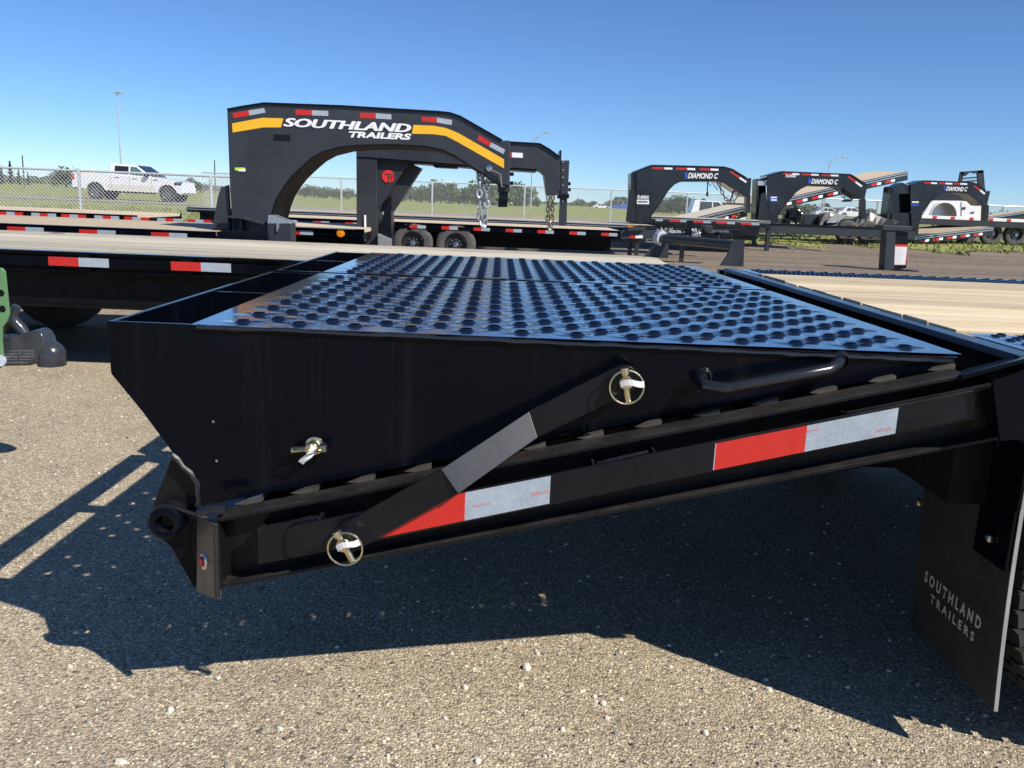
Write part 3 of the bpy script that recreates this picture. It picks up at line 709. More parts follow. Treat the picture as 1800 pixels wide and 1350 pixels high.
# ------------------------------------------------------------------ flatbeds behind
def flatbed(name, label, x0, x1, Y, zd, w, tapes, planks='tanwood', group=None, wheels=(), beam=True, pockets=.61, solo=False, wr=.36, ground=0, railh=.10, h_t=.05, frame='paint', inset=.07):
    t = thing(name, label, 'trailer', ((x0+x1)/2, Y+w/2, ground), group)
    MB().prism([(x0, zd-railh), (x1, zd-railh), (x1, zd), (x0, zd)], Y, Y+.03).box(x0, x1, Y-.03, Y, zd-.012, zd).box(x0, x1, Y-.03, Y, zd-railh, zd-railh+.012).build('side_rail', frame, t)
    MB().box(x0, x1, Y+w-.03, Y+w, zd-railh, zd).build('side_rail', frame, t)
    MB().box(x0, x1, Y-.048, Y-.04, zd-railh*.5-.028, zd-railh*.5+.028).build('rub_rail', frame, t)
    n = int((x1-x0)/pockets)
    for k in range(n+1):
        x = x1-.1-k*pockets
        if x < x0: break
        MB().box(x-.035, x+.035, Y-.0395, Y-.0005, zd-railh+.012, zd-.013).build('stake_pocket', frame, t)
    MB().box(x0+.02, x1-.02, Y+.03, Y+w-.03, zd-railh, zd-.045).build('deck_frame', 'deepblack', t)
    if solo:
        yy = Y+.05; rnd = random.Random(int(Y*10))
        while yy < Y+w-.06:
            ww = min(.142, Y+w-.04-yy)
            MB().box(x0+.02, x1-.01+rnd.uniform(-.01, .01), yy, yy+ww-.006, zd-.044, zd+rnd.uniform(-.004, .006)).build('plank', planks, t, bevel=.003); yy += ww
    else:
        b = MB(); yy = Y+.05
        while yy < Y+w-.06: b.box(x0+.02, x1-.02, yy, yy+.135, zd-.044, zd+.002); yy += .142
        b.build('deck_planks', planks, t)
    if beam:
        for yb in (Y+.45, Y+w-.55):
            MB().box(x0+.1, x1-.1, yb, yb+.1, zd-.40, zd-.385).box(x0+.1, x1-.1, yb+.045, yb+.055, zd-.385, zd-railh-.012).box(x0+.1, x1-.1, yb, yb+.1, zd-railh-.012, zd-railh-.001).build('main_beam', frame, t)
    for tp in tapes: tape(t, *tp)
    for wx in wheels:
        wheel(t, wx, Y+inset, ground+wr, wr, .21); wheel(t, wx, Y+w-.22, ground+wr, wr, .21, spokes=False)
        MB().tube([(wx, Y+.3, ground+wr), (wx, Y+w-.3, ground+wr)], .05, 8).build('axle', 'deepblack', t)
    return t
def tapes_px(list_, Y, yt, zd, h=.05, railh=.10):
    out = []
    for a, m, b in list_:
        xa, xm, xb = PY(a, yt, Y).x, PY(m, yt, Y).x, PY(b, yt, Y).x; out.append((xa, xm, xb, Y-.0485, zd-railh*.5-h/2, zd-railh*.5+h/2))
    return out
# --- A: weathered deck right behind the ramps
YA_, ZA = 5.25, .75
xs = [PY(a, 460, YA_-.05).x for a in (85, 138, 193, 300, 353, 406)]
step = xs[3]-xs[0]; L = xs[1]-xs[0]
tl = [(xs[0]+k*step, xs[0]+k*step+L, xs[0]+k*step+2*L, YA_-.0485, ZA-.085, ZA-.032) for k in range(-9, 3)]
TA = flatbed('flatbed_trailer', 'black flatbed trailer with weathered grey plank deck just beyond the folded ramps', -9.5, 1.28, YA_, ZA, 2.0, tl, 'greywood', wheels=(-4.6, -3.55), solo=True, inset=.35, railh=.12, wr=.38)
MB().box(-9.4, 1.2, YA_+.10, YA_+.16, .40, ZA-.121).box(-9.4, 1.2, YA_+.06, YA_+.1, .40, .41).build('main_beam', 'deepblack', TA)
# bump rail with its two uprights on the deck end
def P3(x, y, D): return CP+ray(x, y)*D
b = [PZ(1150, 453, ZA), PZ(1286, 467, ZA)]
dv = (b[1]-b[0]).normalized()
def upright(px, Y):
    return MB().prism(XZ(px, Y), Y, Y+.03).build('upright', 'slate', TA, bevel=.002)
upright([(1131, 452), (1160, 420), (1166, 411), (1175, 411), (1175, 454)], b[0].y)
upright([(1266, 467), (1279, 449), (1287, 422), (1309, 422), (1307, 469)], b[1].y)
ra, rb = PY(1163, 419, b[0].y+.01), PY(1289, 431, b[1].y+.02)
MB().tube([ra, rb], .036, 16).build('rail_tube', 'slate', TA, smooth=True)
d_ = (ra-rb).normalized()
MB().tube([ra-d_*.01, ra+d_*.03, ra+d_*.06, ra+d_*.085], [.062, .064, .045, .012], 14).build('wrapped_end', 'wrap', TA, smooth=True)

# --- B: trailer with the yellow striped gooseneck
YB, ZB = 8.0, .772
xb = [PY(a, 395, YB-.05).x for a in (12, 44, 76, 138)]
stp = PY(138, 398, YB).x-PY(12, 393, YB).x
tl = [(xb[0]+k*stp, xb[0]+k*stp+(xb[1]-xb[0]), xb[0]+k*stp+2*(xb[1]-xb[0]), YB-.0485, ZB-.075, ZB-.025) for k in range(-6, 3)]
XB1 = PY(378, 405, YB).x
TB = flatbed('gooseneck_trailer', 'black flatbed trailer whose big arched gooseneck carries a yellow stripe and white lettering', -10.5, XB1, YB, ZB, 1.85, tl, 'tanwood', wheels=(-6.2, -5.3))
YN = 8.25; TN = .62
neck = [(399, 193), (425, 188), (464, 182), (600, 187), (700, 193), (770, 197), (790, 199), (808, 205), (882, 247), (896, 247), (896, 327), (876, 322), (852, 307), (831, 294), (800, 274), (777, 263), (748, 257), (690, 254), (633, 255), (600, 258), (568, 266), (548, 277), (532, 291), (513, 309), (499, 327), (488, 345), (481, 363), (476, 384), (474, 404), (474, 424), (411, 424), (404, 330)]
nk = MB().prism(XZ(neck, YN), YN, YN+TN).build('gooseneck', 'slate', TB, bevel=.006)
def flange(px, Y0, Y1, th, mat='slate', nm='flange', par=None):
    b = MB(); pts = [PY(x, y, Y0) for x, y in px]
    for p, q in zip(pts[:-1], pts[1:]):
        d = Vector((q.x-p.x, 0, q.z-p.z)).normalized(); n_ = Vector((-d.z, 0, d.x))*th
        e = Vector((0, Y1-Y0, 0)); b.hexa([p, q, q+n_, p+n_], [p+e, q+e, q+n_+e, p+n_+e])
    o = b.build(nm, mat, None, fixn=True); sub(o, par); return o
flange(neck[0:9], YN-.02, YN+TN+.02, .012, 'satin', 'top_flange', nk)
flange(neck[11:30], YN-.012, YN+TN+.012, .010, 'deepblack', 'bottom_flange', nk)
# stripe, tapes, lettering
sheet = lambda nm, m, px, Y, par: sub(sheet_side(nm, m, px, Y, None), par)
sheet('yellow_stripe', 'yellow', [(408, 217), (461, 207), (498, 208), (494, 224), (463, 224), (409, 233)], YN-.001, nk)
sheet('yellow_stripe', 'yellow', [(727, 219.5), (762, 221), (784, 225), (806, 234), (886, 280), (886, 296), (806, 250.5), (784, 239), (762, 236), (724, 235)], YN-.001, nk)
for (r_, w_) in (([(408, 199), (437, 194), (439, 203), (411, 208)], [(437, 194), (464, 190), (467, 198), (439, 203)]),
                 ([(519, 192.5), (548, 194), (549, 203), (520, 202)], [(548, 194), (577, 195), (577, 204), (549, 203)]),
                 ([(632, 198), (661, 199), (661, 208.5), (633, 207.5)], [(661, 199), (688, 201), (688, 210), (661, 208.5)]),
                 ([(741, 205), (768, 206.5), (768, 215.5), (741, 213.5)], [(768, 206.5), (795, 211), (794, 220), (768, 215.5)]),
                 ([(842, 237), (864, 250.5), (860, 257.5), (839, 246)], [(864, 250.5), (888, 263), (885, 271), (860, 257.5)])):
    sheet('reflective_tape', 'red', r_, YN-.001, nk); sheet('reflective_tape', 'tapewhite', w_, YN-.001, nk)
def boldtext(s, pl, pr, h, Y, par, shear):
    o0 = text_side(s, 'lettering', 'decal', pl, pr, h, Y, None, shear, 0); sub(o0, par)
    me = o0.data; bm = bmesh.new(); bm.from_mesh(me); g0 = list(bm.verts)+list(bm.edges)+list(bm.faces)
    k = (PY(pl[0]+1, pl[1], Y)-PY(pl[0], pl[1], Y)).length
    for i, (dx, dz) in enumerate(((-.8, 0), (.8, 0), (0, .7), (0, -.7), (-1.3, .4), (1.3, -.4), (1.3, .4), (-1.3, -.4), (-1.9, 0), (1.9, 0))):
        d = bmesh.ops.duplicate(bm, geom=g0); vs = [v for v in d['geom'] if isinstance(v, bmesh.types.BMVert)]
        bmesh.ops.translate(bm, verts=vs, vec=(dx*k, -.0006*(i+1), dz*k))
    bm.to_mesh(me); bm.free()
boldtext('SOUTHLAND', (500, 222), (721, 233), 14.5, YN-.004, nk, .25)
sub(text_side('TRAILERS', 'lettering', 'decal', (613, 241.5), (723, 246), 11, YN-.004, None, .18, .045), nk)
sheet('lime_sticker', 'limedecal', [(413, 294.5), (430, 294.5), (432, 300), (413, 299.5)], YN-.001, nk)
sheet('sticker_print', 'decal', [(419, 297.5), (432, 297), (431, 301.5), (419, 301)], YN-.003, nk)
sheet('access_cover', 'satin', [(481, 236), (510, 237), (510, 248), (481, 247)], YN-.001, nk)
# rear gusset, step, lock box, tool box
MB().prism(XZ([(404, 325), (391, 330), (386, 345), (372, 420), (410, 424)], YN+.1), YN+.05, YN+.09).build('gusset', 'slate', TB, bevel=.004)
MB().prism(XZ([(404, 325), (391, 330), (386, 345), (372, 420), (410, 424)], YN+.1), YN+TN-.09, YN+TN-.05).build('gusset', 'slate', TB, bevel=.004)
MB().prism(XZ([(374, 407), (470, 407), (472, 426), (374, 424)], YN-.15), YN-.15, YN-.003).build('step', 'satin', TB, bevel=.004)
MB().prism(XZ([(386, 379), (422, 380), (464, 392), (464, 395), (422, 384), (386, 382)], YN-.12), YN-.12, YN-.003).build('step_gusset', 'slate', TB)
for a, b_ in ((400, 402), (422, 425)): MB().prism(XZ([(a, 380), (b_, 380), (b_, 406), (a, 406)], YN-.1), YN-.1, YN-.003).build('lock_box_plate', 'satin', TB)
MB().prism(XZ([(470, 393), (511, 393), (512, 428), (470, 428)], YN-.12), YN-.12, YN+.08).build('tool_box', 'slate', TB, bevel=.004)
lid = [PY(471, 393, YN-.13), PY(511, 393, YN-.13), PY(508, 392, YN+.12), PY(473, 378, YN+.12)]
MB().prism(XZ([(472, 378), (478, 378), (509, 390), (511, 393), (470, 393)], YN-.121), YN-.125, YN+.083).build('tool_box_lid', 'galv', TB, bevel=.002)
MB().prism(XZ([(486, 393), (490, 393), (491, 399), (488, 408), (485, 407)], YN-.14), YN-.14, YN-.122).build('latch', 'chrome', TB, bevel=.002)
# coupler
cp = MB().prism(XZ([(881, 247.5), (897, 247.5), (896, 337), (875, 337), (875, 318)], YN+.2), YN+.2, YN+.42).build('coupler_post', 'slate', TB, bevel=.004)
sub(MB().prism(XZ([(878, 337), (893, 337), (892, 364), (875, 364)], YN+.22), YN+.22, YN+.40).build('coupler_tube', 'satin', None, bevel=.004), cp)
sub(MB().prism(XZ([(872, 350), (896, 350), (896, 352.5), (872, 352.5)], YN+.19), YN+.19, YN+.43).build('coupler_collar', 'satin', None), cp)
for yy in (306, 322): sub(MB().tube([PY(893, yy, YN+.31), PY(903, yy, YN+.31)], .018, 10).build('bolt', 'satin', None, smooth=True), cp)
sub(MB().tube([PY(858, 296, YN-.02), PY(880, 306, YN-.03), PY(882, 328, YN-.02), PY(887, 328, YN-.02)], .006, 6).build('latch_handle', 'chrome', None, smooth=True), cp)
sub(MB().lathe([(.001, -.02), (.028, -.015), (.03, 0)], PY(860, 296, YN-.005), (0, 1, 0), 12).build('latch_knob', 'chrome', None, smooth=True, fixn=True), cp)
def chain(pts, Y, r, wire, mat, par, seed=1):
    """links strung along a pixel path"""
    rnd = random.Random(seed); P = [PY(x, y, Y) for x, y in pts]; b = MB(); flip = 0
    for p, q in zip(P[:-1], P[1:]):
        d = q-p; n_ = max(1, int(d.length/(r*2.3))); dn = d.normalized()
        for k in range(n_):
            c = p+d*((k+.5)/n_); side_ = Vector((0, 1, 0)) if flip else dn.cross(Vector((0, 1, 0)))
            side_ = (side_+Vector((rnd.uniform(-.5, .5), rnd.uniform(-.5, .5), rnd.uniform(-.5, .5)))).normalized(); side_ = (side_-dn*side_.dot(dn)).normalized(); flip = 1-flip
            path = [c+dn*(math.cos(a)*r*1.5)+side_*(math.sin(a)*r*.95) for a in [2*math.pi*i/10 for i in range(11)]]
            b.tube(path, wire, 6, False)
    return sub(b.build('safety_chain', mat, None, smooth=True), par) if par.type != 'EMPTY' else b.build('safety_chain', mat, par, smooth=True)
chain([(843, 305), (842, 330), (843, 350), (841, 372), (845, 390), (850, 400), (854, 385), (856, 365), (854, 340), (857, 318), (855, 306)], YN+.05, .026, .010, 'galv', TB, 1)
chain([(846, 308), (845, 335), (846, 360), (846, 385), (852, 392), (852, 365), (853, 335), (852, 310)], YN+.14, .026, .010, 'galv', TB, 2)
MB().tube([PY(x, y, YN+.05) for x, y in ((838, 294), (838, 303), (843, 312), (849, 308), (848, 298))], .011, 8).build('chain_hook', 'zinc', TB, smooth=True)

# --- C: square-post gooseneck with the red round badge
YCc, ZC = 10.5, .752
XC1 = PY(640, 405, YCc).x
tc = tapes_px([(512, 529, 552), (455, 472, 490), (400, 417, 435)], YCc, 403, ZC, .05, .13)
TC = flatbed('gooseneck_trailer', 'black flatbed trailer whose square-post gooseneck carries a round red badge', PY(400, 400, YCc).x, XC1, YCc, ZC, 1.9, tc, 'tanwood', railh=.13)
MB().box(PY(508, 398, YCc).x-1.4, PY(624, 401, YCc).x, YCc-.09, YCc-.03, ZC-.004, ZC+.006).build('bright_edge_trim', 'galv', TC)
MB().lathe([(.001, -.03), (.045, -.025), (.05, 0)], PY(599, 410, YCc-.05), (0, 1, 0), 16).build('marker_lamp', 'amber', TC, smooth=True, fixn=True)
YD = 11.2
post = MB().prism(XZ([(626, 240), (662, 242), (663, 434), (627, 434)], YD), YD, YD+.55).build('post', 'slate', TC, bevel=.006)
sub(MB().prism(XZ([(627, 275), (663, 277), (663, 279), (627, 277)], YD-.01), YD-.012, YD-.001).build('post_seam', 'satin', None), post)
ncx = [(662, 240), (897, 250), (949, 253), (966, 263), (985, 277), (985, 332), (979, 343), (962, 343), (957, 307), (952, 302), (943, 298), (896, 295), (830, 291), (662, 278)]
nk2 = MB().prism(XZ(ncx, YD+.03), YD+.03, YD+.5).build('gooseneck', 'slate', TC, bevel=.006)
flange([(662, 240), (897, 250), (949, 253), (966, 263), (985, 277)], YD, YD+.54, .012, 'satin', 'top_flange', nk2)
flange([(943, 299), (896, 296), (830, 292), (662, 279)], YD, YD+.54, .02, 'satin', 'bottom_flange', nk2)
sub(MB().prism(XZ([(760, 288), (800, 291), (804, 296), (764, 294)], YD+.2), YD+.1, YD+.5).build('bracket', 'dusty', None), nk2)
MB().prism(XZ([(663, 281), (722, 287), (716, 292), (690, 330), (671, 358), (663, 366)], YD+.1), YD+.08, YD+.12).build('gusset', 'slate', TC, bevel=.003)
MB().prism(XZ([(690, 285), (722, 287), (741, 296), (690, 372), (660, 372), (664, 350)], YD+.2), YD+.2, YD+.42).build('brace', 'slate', TC, bevel=.004)
MB().prism(XZ([(684, 344), (688, 344), (688, 434), (664, 434), (664, 412)], YD+.15), YD+.12, YD+.45).build('leg_box', 'satin', TC, bevel=.004)
MB().prism(XZ([(664, 411), (686, 421), (686, 434), (664, 434)], YD-.1), YD-.1, YD+.08).build('battery_box', 'galv', TC, bevel=.003)
MB().prism(XZ([(640, 378), (643, 378), (644, 424), (641, 424)], YD-.03), YD-.03, YD-.01).build('reflective_rod', 'decal', TC)
bd = MB(); cc = PY(682.5, 310, YD+.07); rb_ = (PY(693.5, 310, YD+.07)-cc).length
bd.lathe([(rb_, .006), (rb_, 0), (.001, 0)], cc, (0, 1, 0), 32)
badge = bd.build('round_badge', 'logored', TC, fixn=True)
for px in ([(676, 305), (694, 306.5), (694, 308), (676, 306.5)], [(682, 306), (683.7, 306), (683.7, 321), (682, 321)], [(684, 310), (695, 311), (695, 312.3), (684, 311.3)], [(687, 311), (688.4, 311), (688.4, 319), (687, 319)]):
    sub(sheet_side('badge_mark', 'slate', px, YD+.069, None), badge)
sheet('reflective_tape', 'red', [(897, 268), (900, 268), (900, 276.5), (897, 276.3)], YD+.029, nk2); sheet('reflective_tape', 'decal', [(900, 268), (919, 269), (919, 277.5), (900, 276.5)], YD+.029, nk2)
cpl = MB().prism(XZ([(987, 282), (1001, 282), (998, 348), (984, 348)], YD+.15), YD+.15, YD+.38).build('coupler_post', 'slate', TC, bevel=.004)
sub(MB().prism(XZ([(984, 264), (987, 264), (986, 340), (983, 340)], YD+.1), YD+.1, YD+.43).build('mount_plate', 'satin', None), cpl)
sub(MB().prism(XZ([(985, 348), (997, 348), (996, 397), (983, 397)], YD+.18), YD+.18, YD+.35).build('coupler_tube', 'slate', None, bevel=.004), cpl)
sub(MB().prism(XZ([(981, 341), (1001, 341), (1000, 349), (981, 349)], YD+.14), YD+.14, YD+.39).build('coupler_collar', 'satin', None), cpl)
for yy in (285, 298.5, 312, 326): sub(MB().tube([PY(980, yy, YD+.2), PY(984, yy, YD+.2)], .022, 8).build('bolt', 'chrome', None), cpl)
for yy in (323, 333.5): sub(MB().tube([PY(999, yy, YD+.26), PY(1003, yy, YD+.26)], .022, 8).build('bolt', 'satin', None), cpl)
for yy in (285, 299, 312, 326, 354): sub(MB().lathe([(.014, 0), (.013, -.008), (.001, -.009)], PY(989.5, yy, YD+.149), (0, 1, 0), 8).build('bolt', 'chrome', None, fixn=True), cpl)
for s_, xo in ((3, 0), (4, 4), (5, -4)):
    chain([(968+xo, 340), (967+xo, 355), (967+xo, 372), (966+xo, 388), (967, 400+s_)], YD+.1+.04*s_, .024, .010, 'zinc', TC, s_)
# --- E: low flatbed with tandem wheels
YE, ZE = 15.5, .722
x_ = lambda a, Y, y=395: PY(a, y, Y).x
e0, e1, e2, est = x_(720.3, YE), x_(734.3, YE), x_(749, YE), x_(776.6, YE)-x_(720.3, YE)
te = [(e0+k*est, e1+k*est, e2+k*est, YE-.0485, ZE-.10, ZE-.045) for k in range(-5, 7)]
TE = flatbed('flatbed_trailer', 'black flatbed trailer with pale tan deck and dusty tandem wheels, behind the square post', x_(430, YE), x_(1092, YE), YE, ZE, 1.9, te, 'tanwood', wheels=(x_(726, YE), x_(802, YE)), railh=.15)
# --- K: taped flatbed by the fence, seen under the pickup
YK, ZK = 13.5, .712
xs = [x_(a, YK, 370) for a in (-58, -44, -29, -15, 0, 14, 29, 43)]
b0_ = x_(14, YK, 370); sg = x_(28.5, YK, 370)-b0_
tk = []
for k in range(-6, 4):
    xx = b0_+k*sg*7.62
    tk += [(xx, xx, xx+sg, YK-.0485, ZK-.075, ZK-.025), (xx+sg, xx+2*sg, xx+2*sg, YK-.0485, ZK-.075, ZK-.025), (xx-sg, xx, xx, YK-.0485, ZK-.075, ZK-.025)]
    xx += sg*3; tk += [(xx, xx, xx+sg, YK-.0485, ZK-.075, ZK-.025), (xx+sg, xx+2*sg, xx+3*sg, YK-.0485, ZK-.075, ZK-.025)]
flatbed('flatbed_trailer', 'black flatbed trailer with close-set red and white tape, in front of the parked white pickup', -16, x_(240, YK, 375), YK, ZK, 1.9, tk, 'tanwood', wheels=(-11.5, -10.6))
# --- generic gooseneck head
def neckhead(t, px, Y, th, tapes, slopes, word, mark, mat='blackgloss', tube=None, back=None, gus=None):
    n_ = MB().prism(XZ(px, Y), Y, Y+.05).prism(XZ(px, Y+th), Y+th, Y+th+.05).build('gooseneck', mat, t, bevel=.008)
    top = px[:px.index(px[tapes['n']])+1]
    flange(top, Y-.02, Y+th+.07, .02, mat, 'top_flange', n_)
    und = px[tapes['u0']:tapes['u1']+1]
    flange(und, Y-.01, Y+th+.06, .02, mat, 'bottom_flange', n_)
    for a, m, b, y0, y1 in tapes['t']:
        sheet('reflective_tape', 'red', [(a, y0), (m, y0+.7), (m, y1+.7), (a, y1)], Y-.001, n_); sheet('reflective_tape', 'decal', [(m, y0+.7), (b, y0+1.2), (b, y1+1.2), (m, y1+.7)], Y-.001, n_)
    for (p, q, r_) in slopes:
        sheet('reflective_tape', 'red', [p, q, (q[0]-2, q[1]+2.6), (p[0]-2, p[1]+2.6)], Y-.001, n_); sheet('reflective_tape', 'decal', [q, r_, (r_[0]-2, r_[1]+2.6), (q[0]-2, q[1]+2.6)], Y-.001, n_)
    (wl, wr, h) = word
    sub(text_side('Diamond C'.upper(), 'lettering', 'decal', wl, wr, h, Y-.006, None, .25, .03), n_)
    sheet('blue_mark', 'bluedecal', mark, Y-.001, n_)
    if tube: MB().prism(XZ(tube, Y+th*.5), Y+th*.35, Y+th*.75).build('coupler_tube', mat, t, bevel=.006)
    if back: MB().prism(XZ(back, Y+.06), Y+.06, Y+th-.01).build('riser_box', mat, t, bevel=.006)
    if gus:
        for yy in (Y-.01, Y+th+.06): MB().prism(XZ(gus, yy), yy, yy+.03).build('gusset', mat, t, bevel=.004)
    return n_
def trim(t, x0, x1, Y, z, mat='galv'):
    MB().box(x0, x1, Y-.056, Y-.049, z-.012, z+.004).box(x0, x1, Y-.056, Y-.049, z-.055, z-.04).build('bright_rail_edge', mat, t)
# --- G1
YG, ZG = 19.2, .758
TG = flatbed('gooseneck_trailer', 'black gooseneck trailer with a white two-line sticker low on its riser and a looped chain', x_(330, YG), x_(1152, YG), YG, ZG, 2.0, [], 'tanwood', wheels=(x_(868, YG), x_(928, YG)), railh=.11, pockets=.6, frame='blackgloss')
trim(TG, x_(330, YG), x_(1120, YG), YG, ZG)
g1 = [(1118, 302), (1146, 291), (1273, 294), (1287, 298), (1312, 313), (1321, 313), (1319, 345), (1311, 345), (1289, 331), (1272, 320), (1261, 317.5), (1197, 317.5), (1185, 323), (1175, 333), (1160, 356), (1144, 379), (1143, 392), (1119, 392)]
n1 = neckhead(TG, g1, 20.3, .55, dict(n=4, u0=7, u1=16, t=[(1147, 1168, 1182, 293.5, 297), (1188, 1208, 1222, 294.5, 298), (1230, 1249, 1263, 295.5, 299)]), [((1285, 300), (1301, 311), (1313, 319))], ((1209, 313.5), (1262, 314.5), 10), [(1203, 303), (1209, 303), (1209, 314.5), (1204, 314)], tube=[(1311, 344), (1318, 344), (1317, 374), (1310, 374)], back=[(1109, 305), (1119, 301), (1119, 392), (1108, 392)], gus=[(1117, 333), (1106, 334), (1100, 390), (1119, 390)])
sub(text_side('FLAMAN', 'sticker_lettering', 'decal', (1120, 349.5), (1140.5, 350), 6.5, 20.29, None, .2, .03), n1)
sheet('white_sticker', 'decal', [(1119.5, 351), (1140.5, 351), (1141, 359), (1119.5, 358.5)], 20.297, n1)
for yy in (353, 355): sheet('sticker_print', 'slate', [(1121, yy), (1138.5, yy), (1138.5, yy+1.1), (1121, yy+1.1)], 20.292, n1)
chain([(1262, 320), (1268, 335), (1274, 348), (1284, 357), (1292, 352), (1298, 342), (1300, 334)], 20.5, .035, .014, 'galv', TG, 9)
MB().tube([PY(x, y, 20.5) for x, y in ((1244, 319), (1243.5, 330), (1243.5, 344))], .012, 6).tube([PY(1243.5, 338, 20.5), PY(1243, 345, 20.5)], .028, 8).tube([PY(x, y, 20.55) for x, y in ((1244, 319), (1248, 327), (1252, 321), (1256, 327), (1262, 334))], .009, 6).build('trailer_cord', 'rubber', TG, smooth=True)
MB().tube([PY(x, y, 20.7) for x, y in ((1282, 325), (1288, 336), (1287, 346), (1282, 354))], .02, 8).build('breakaway_hose', 'bluedecal', TG, smooth=True)
MB().prism(XZ([(1102, 397), (1113, 397.5), (1113, 402), (1102, 401.5)], YG-.08), YG-.08, YG-.06).build('marker_lamp', 'amber', TG)
# --- F
YF, ZF = 22.4, .93
tf = tapes_px([(1151, 1151.5, 1164), (1175, 1195, 1209), (1218, 1235.5, 1249), (1258, 1277.5, 1291), (1301, 1320, 1334)], YF, 393, ZF, .06, .17)
TF = flatbed('gooseneck_trailer', 'black gooseneck trailer with a blue riser sticker, standing on two square drop legs', x_(1120, YF), x_(1353, YF), YF, ZF, 2.0, tf, 'tanwood', beam=True, railh=.17, pockets=.62, frame='blackgloss')
trim(TF, x_(1120, YF), x_(1353, YF), YF, ZF)
f1 = [(1348, 310), (1375, 302), (1495, 307), (1505, 313), (1525, 326), (1520, 351), (1512, 349), (1501, 341), (1482, 330), (1472, 327), (1420, 325), (1408, 330.6), (1398, 338), (1378, 362), (1368, 378), (1368, 392), (1353, 392), (1349, 345)]
n2 = neckhead(TF, f1, 23.6, .55, dict(n=4, u0=6, u1=14, t=[(1377, 1392.5, 1405, 303.2, 306.6), (1409, 1426, 1439, 304.3, 307.7), (1444.5, 1460.5, 1474, 305.6, 309)]), [((1492, 309), (1505, 318.5), (1516, 326.5))], ((1426, 323), (1472.5, 324.5), 8.8), [(1420.5, 313.5), (1426, 313.5), (1426, 323), (1421, 322.5)], tube=[(1513, 350), (1520, 350), (1520, 385), (1512, 385)], gus=[(1347, 338), (1338, 340), (1331, 388), (1353, 388)])
for a in ([(1330, 315), (1333, 314), (1331, 386), (1327, 386)], [(1332, 317), (1348, 311), (1348, 316), (1332, 322)], [(1330, 366), (1350, 366), (1350, 386), (1328, 386)]):
    MB().prism(XZ(a, 23.7), 23.68, 24.1).build('riser_frame', 'blackgloss', TF)
MB().prism(XZ([(1332, 320), (1348, 315), (1349, 368), (1331, 368)], 23.9), 24.0, 24.04).build('riser_panel', 'glass', TF)
MB().prism(XZ([(1332, 318), (1348, 318.5), (1348, 326), (1332, 326)], 23.66), 23.66, 23.68).build('winch_track', 'galv', TF)
sub(text_side('FLAMAN', 'sticker_lettering', 'decal', (1381, 311.5), (1399, 312), 5, 23.59, None, .2, .03), n2)
sheet('blue_sticker', 'bluedecal', [(1353, 345), (1367, 345), (1366, 355), (1360, 356), (1354, 354)], 23.597, n2)
for yy in (346, 350.5): sheet('sticker_print', 'decal', [(1355, yy), (1365.5, yy), (1365.5, yy+2.2), (1355, yy+2.2)], 23.592, n2)
for a, b_, yb in ((1320, 1326.5, 442), (1342.5, 1350.5, 448)):
    p = PZ((a+b_)/2, yb, .0); w_ = .055
    MB().box(p.x-w_, p.x+w_, p.y-w_, p.y+w_, .02, ZF-.15).box(p.x-w_*.7, p.x+w_*.7, p.y-w_*.7, p.y+w_*.7, .0, .02).build('drop_leg', 'slate', TF, bevel=.005)
chain([(1474, 329), (1480, 342), (1486, 352), (1494, 352), (1502, 346)], 23.9, .035, .014, 'galv', TF, 11)
MB().tube([PY(x, y, 23.8) for x, y in ((1478, 331), (1484, 338), (1487, 348), (1496, 336), (1500, 343))], .014, 6).build('trailer_cord', 'rubber', TF, smooth=True)
MB().prism(XZ([(1482, 352), (1496, 351), (1496, 354.5), (1482, 355)], 23.9), 23.85, 24.0).build('plug_box', 'slate', TF)
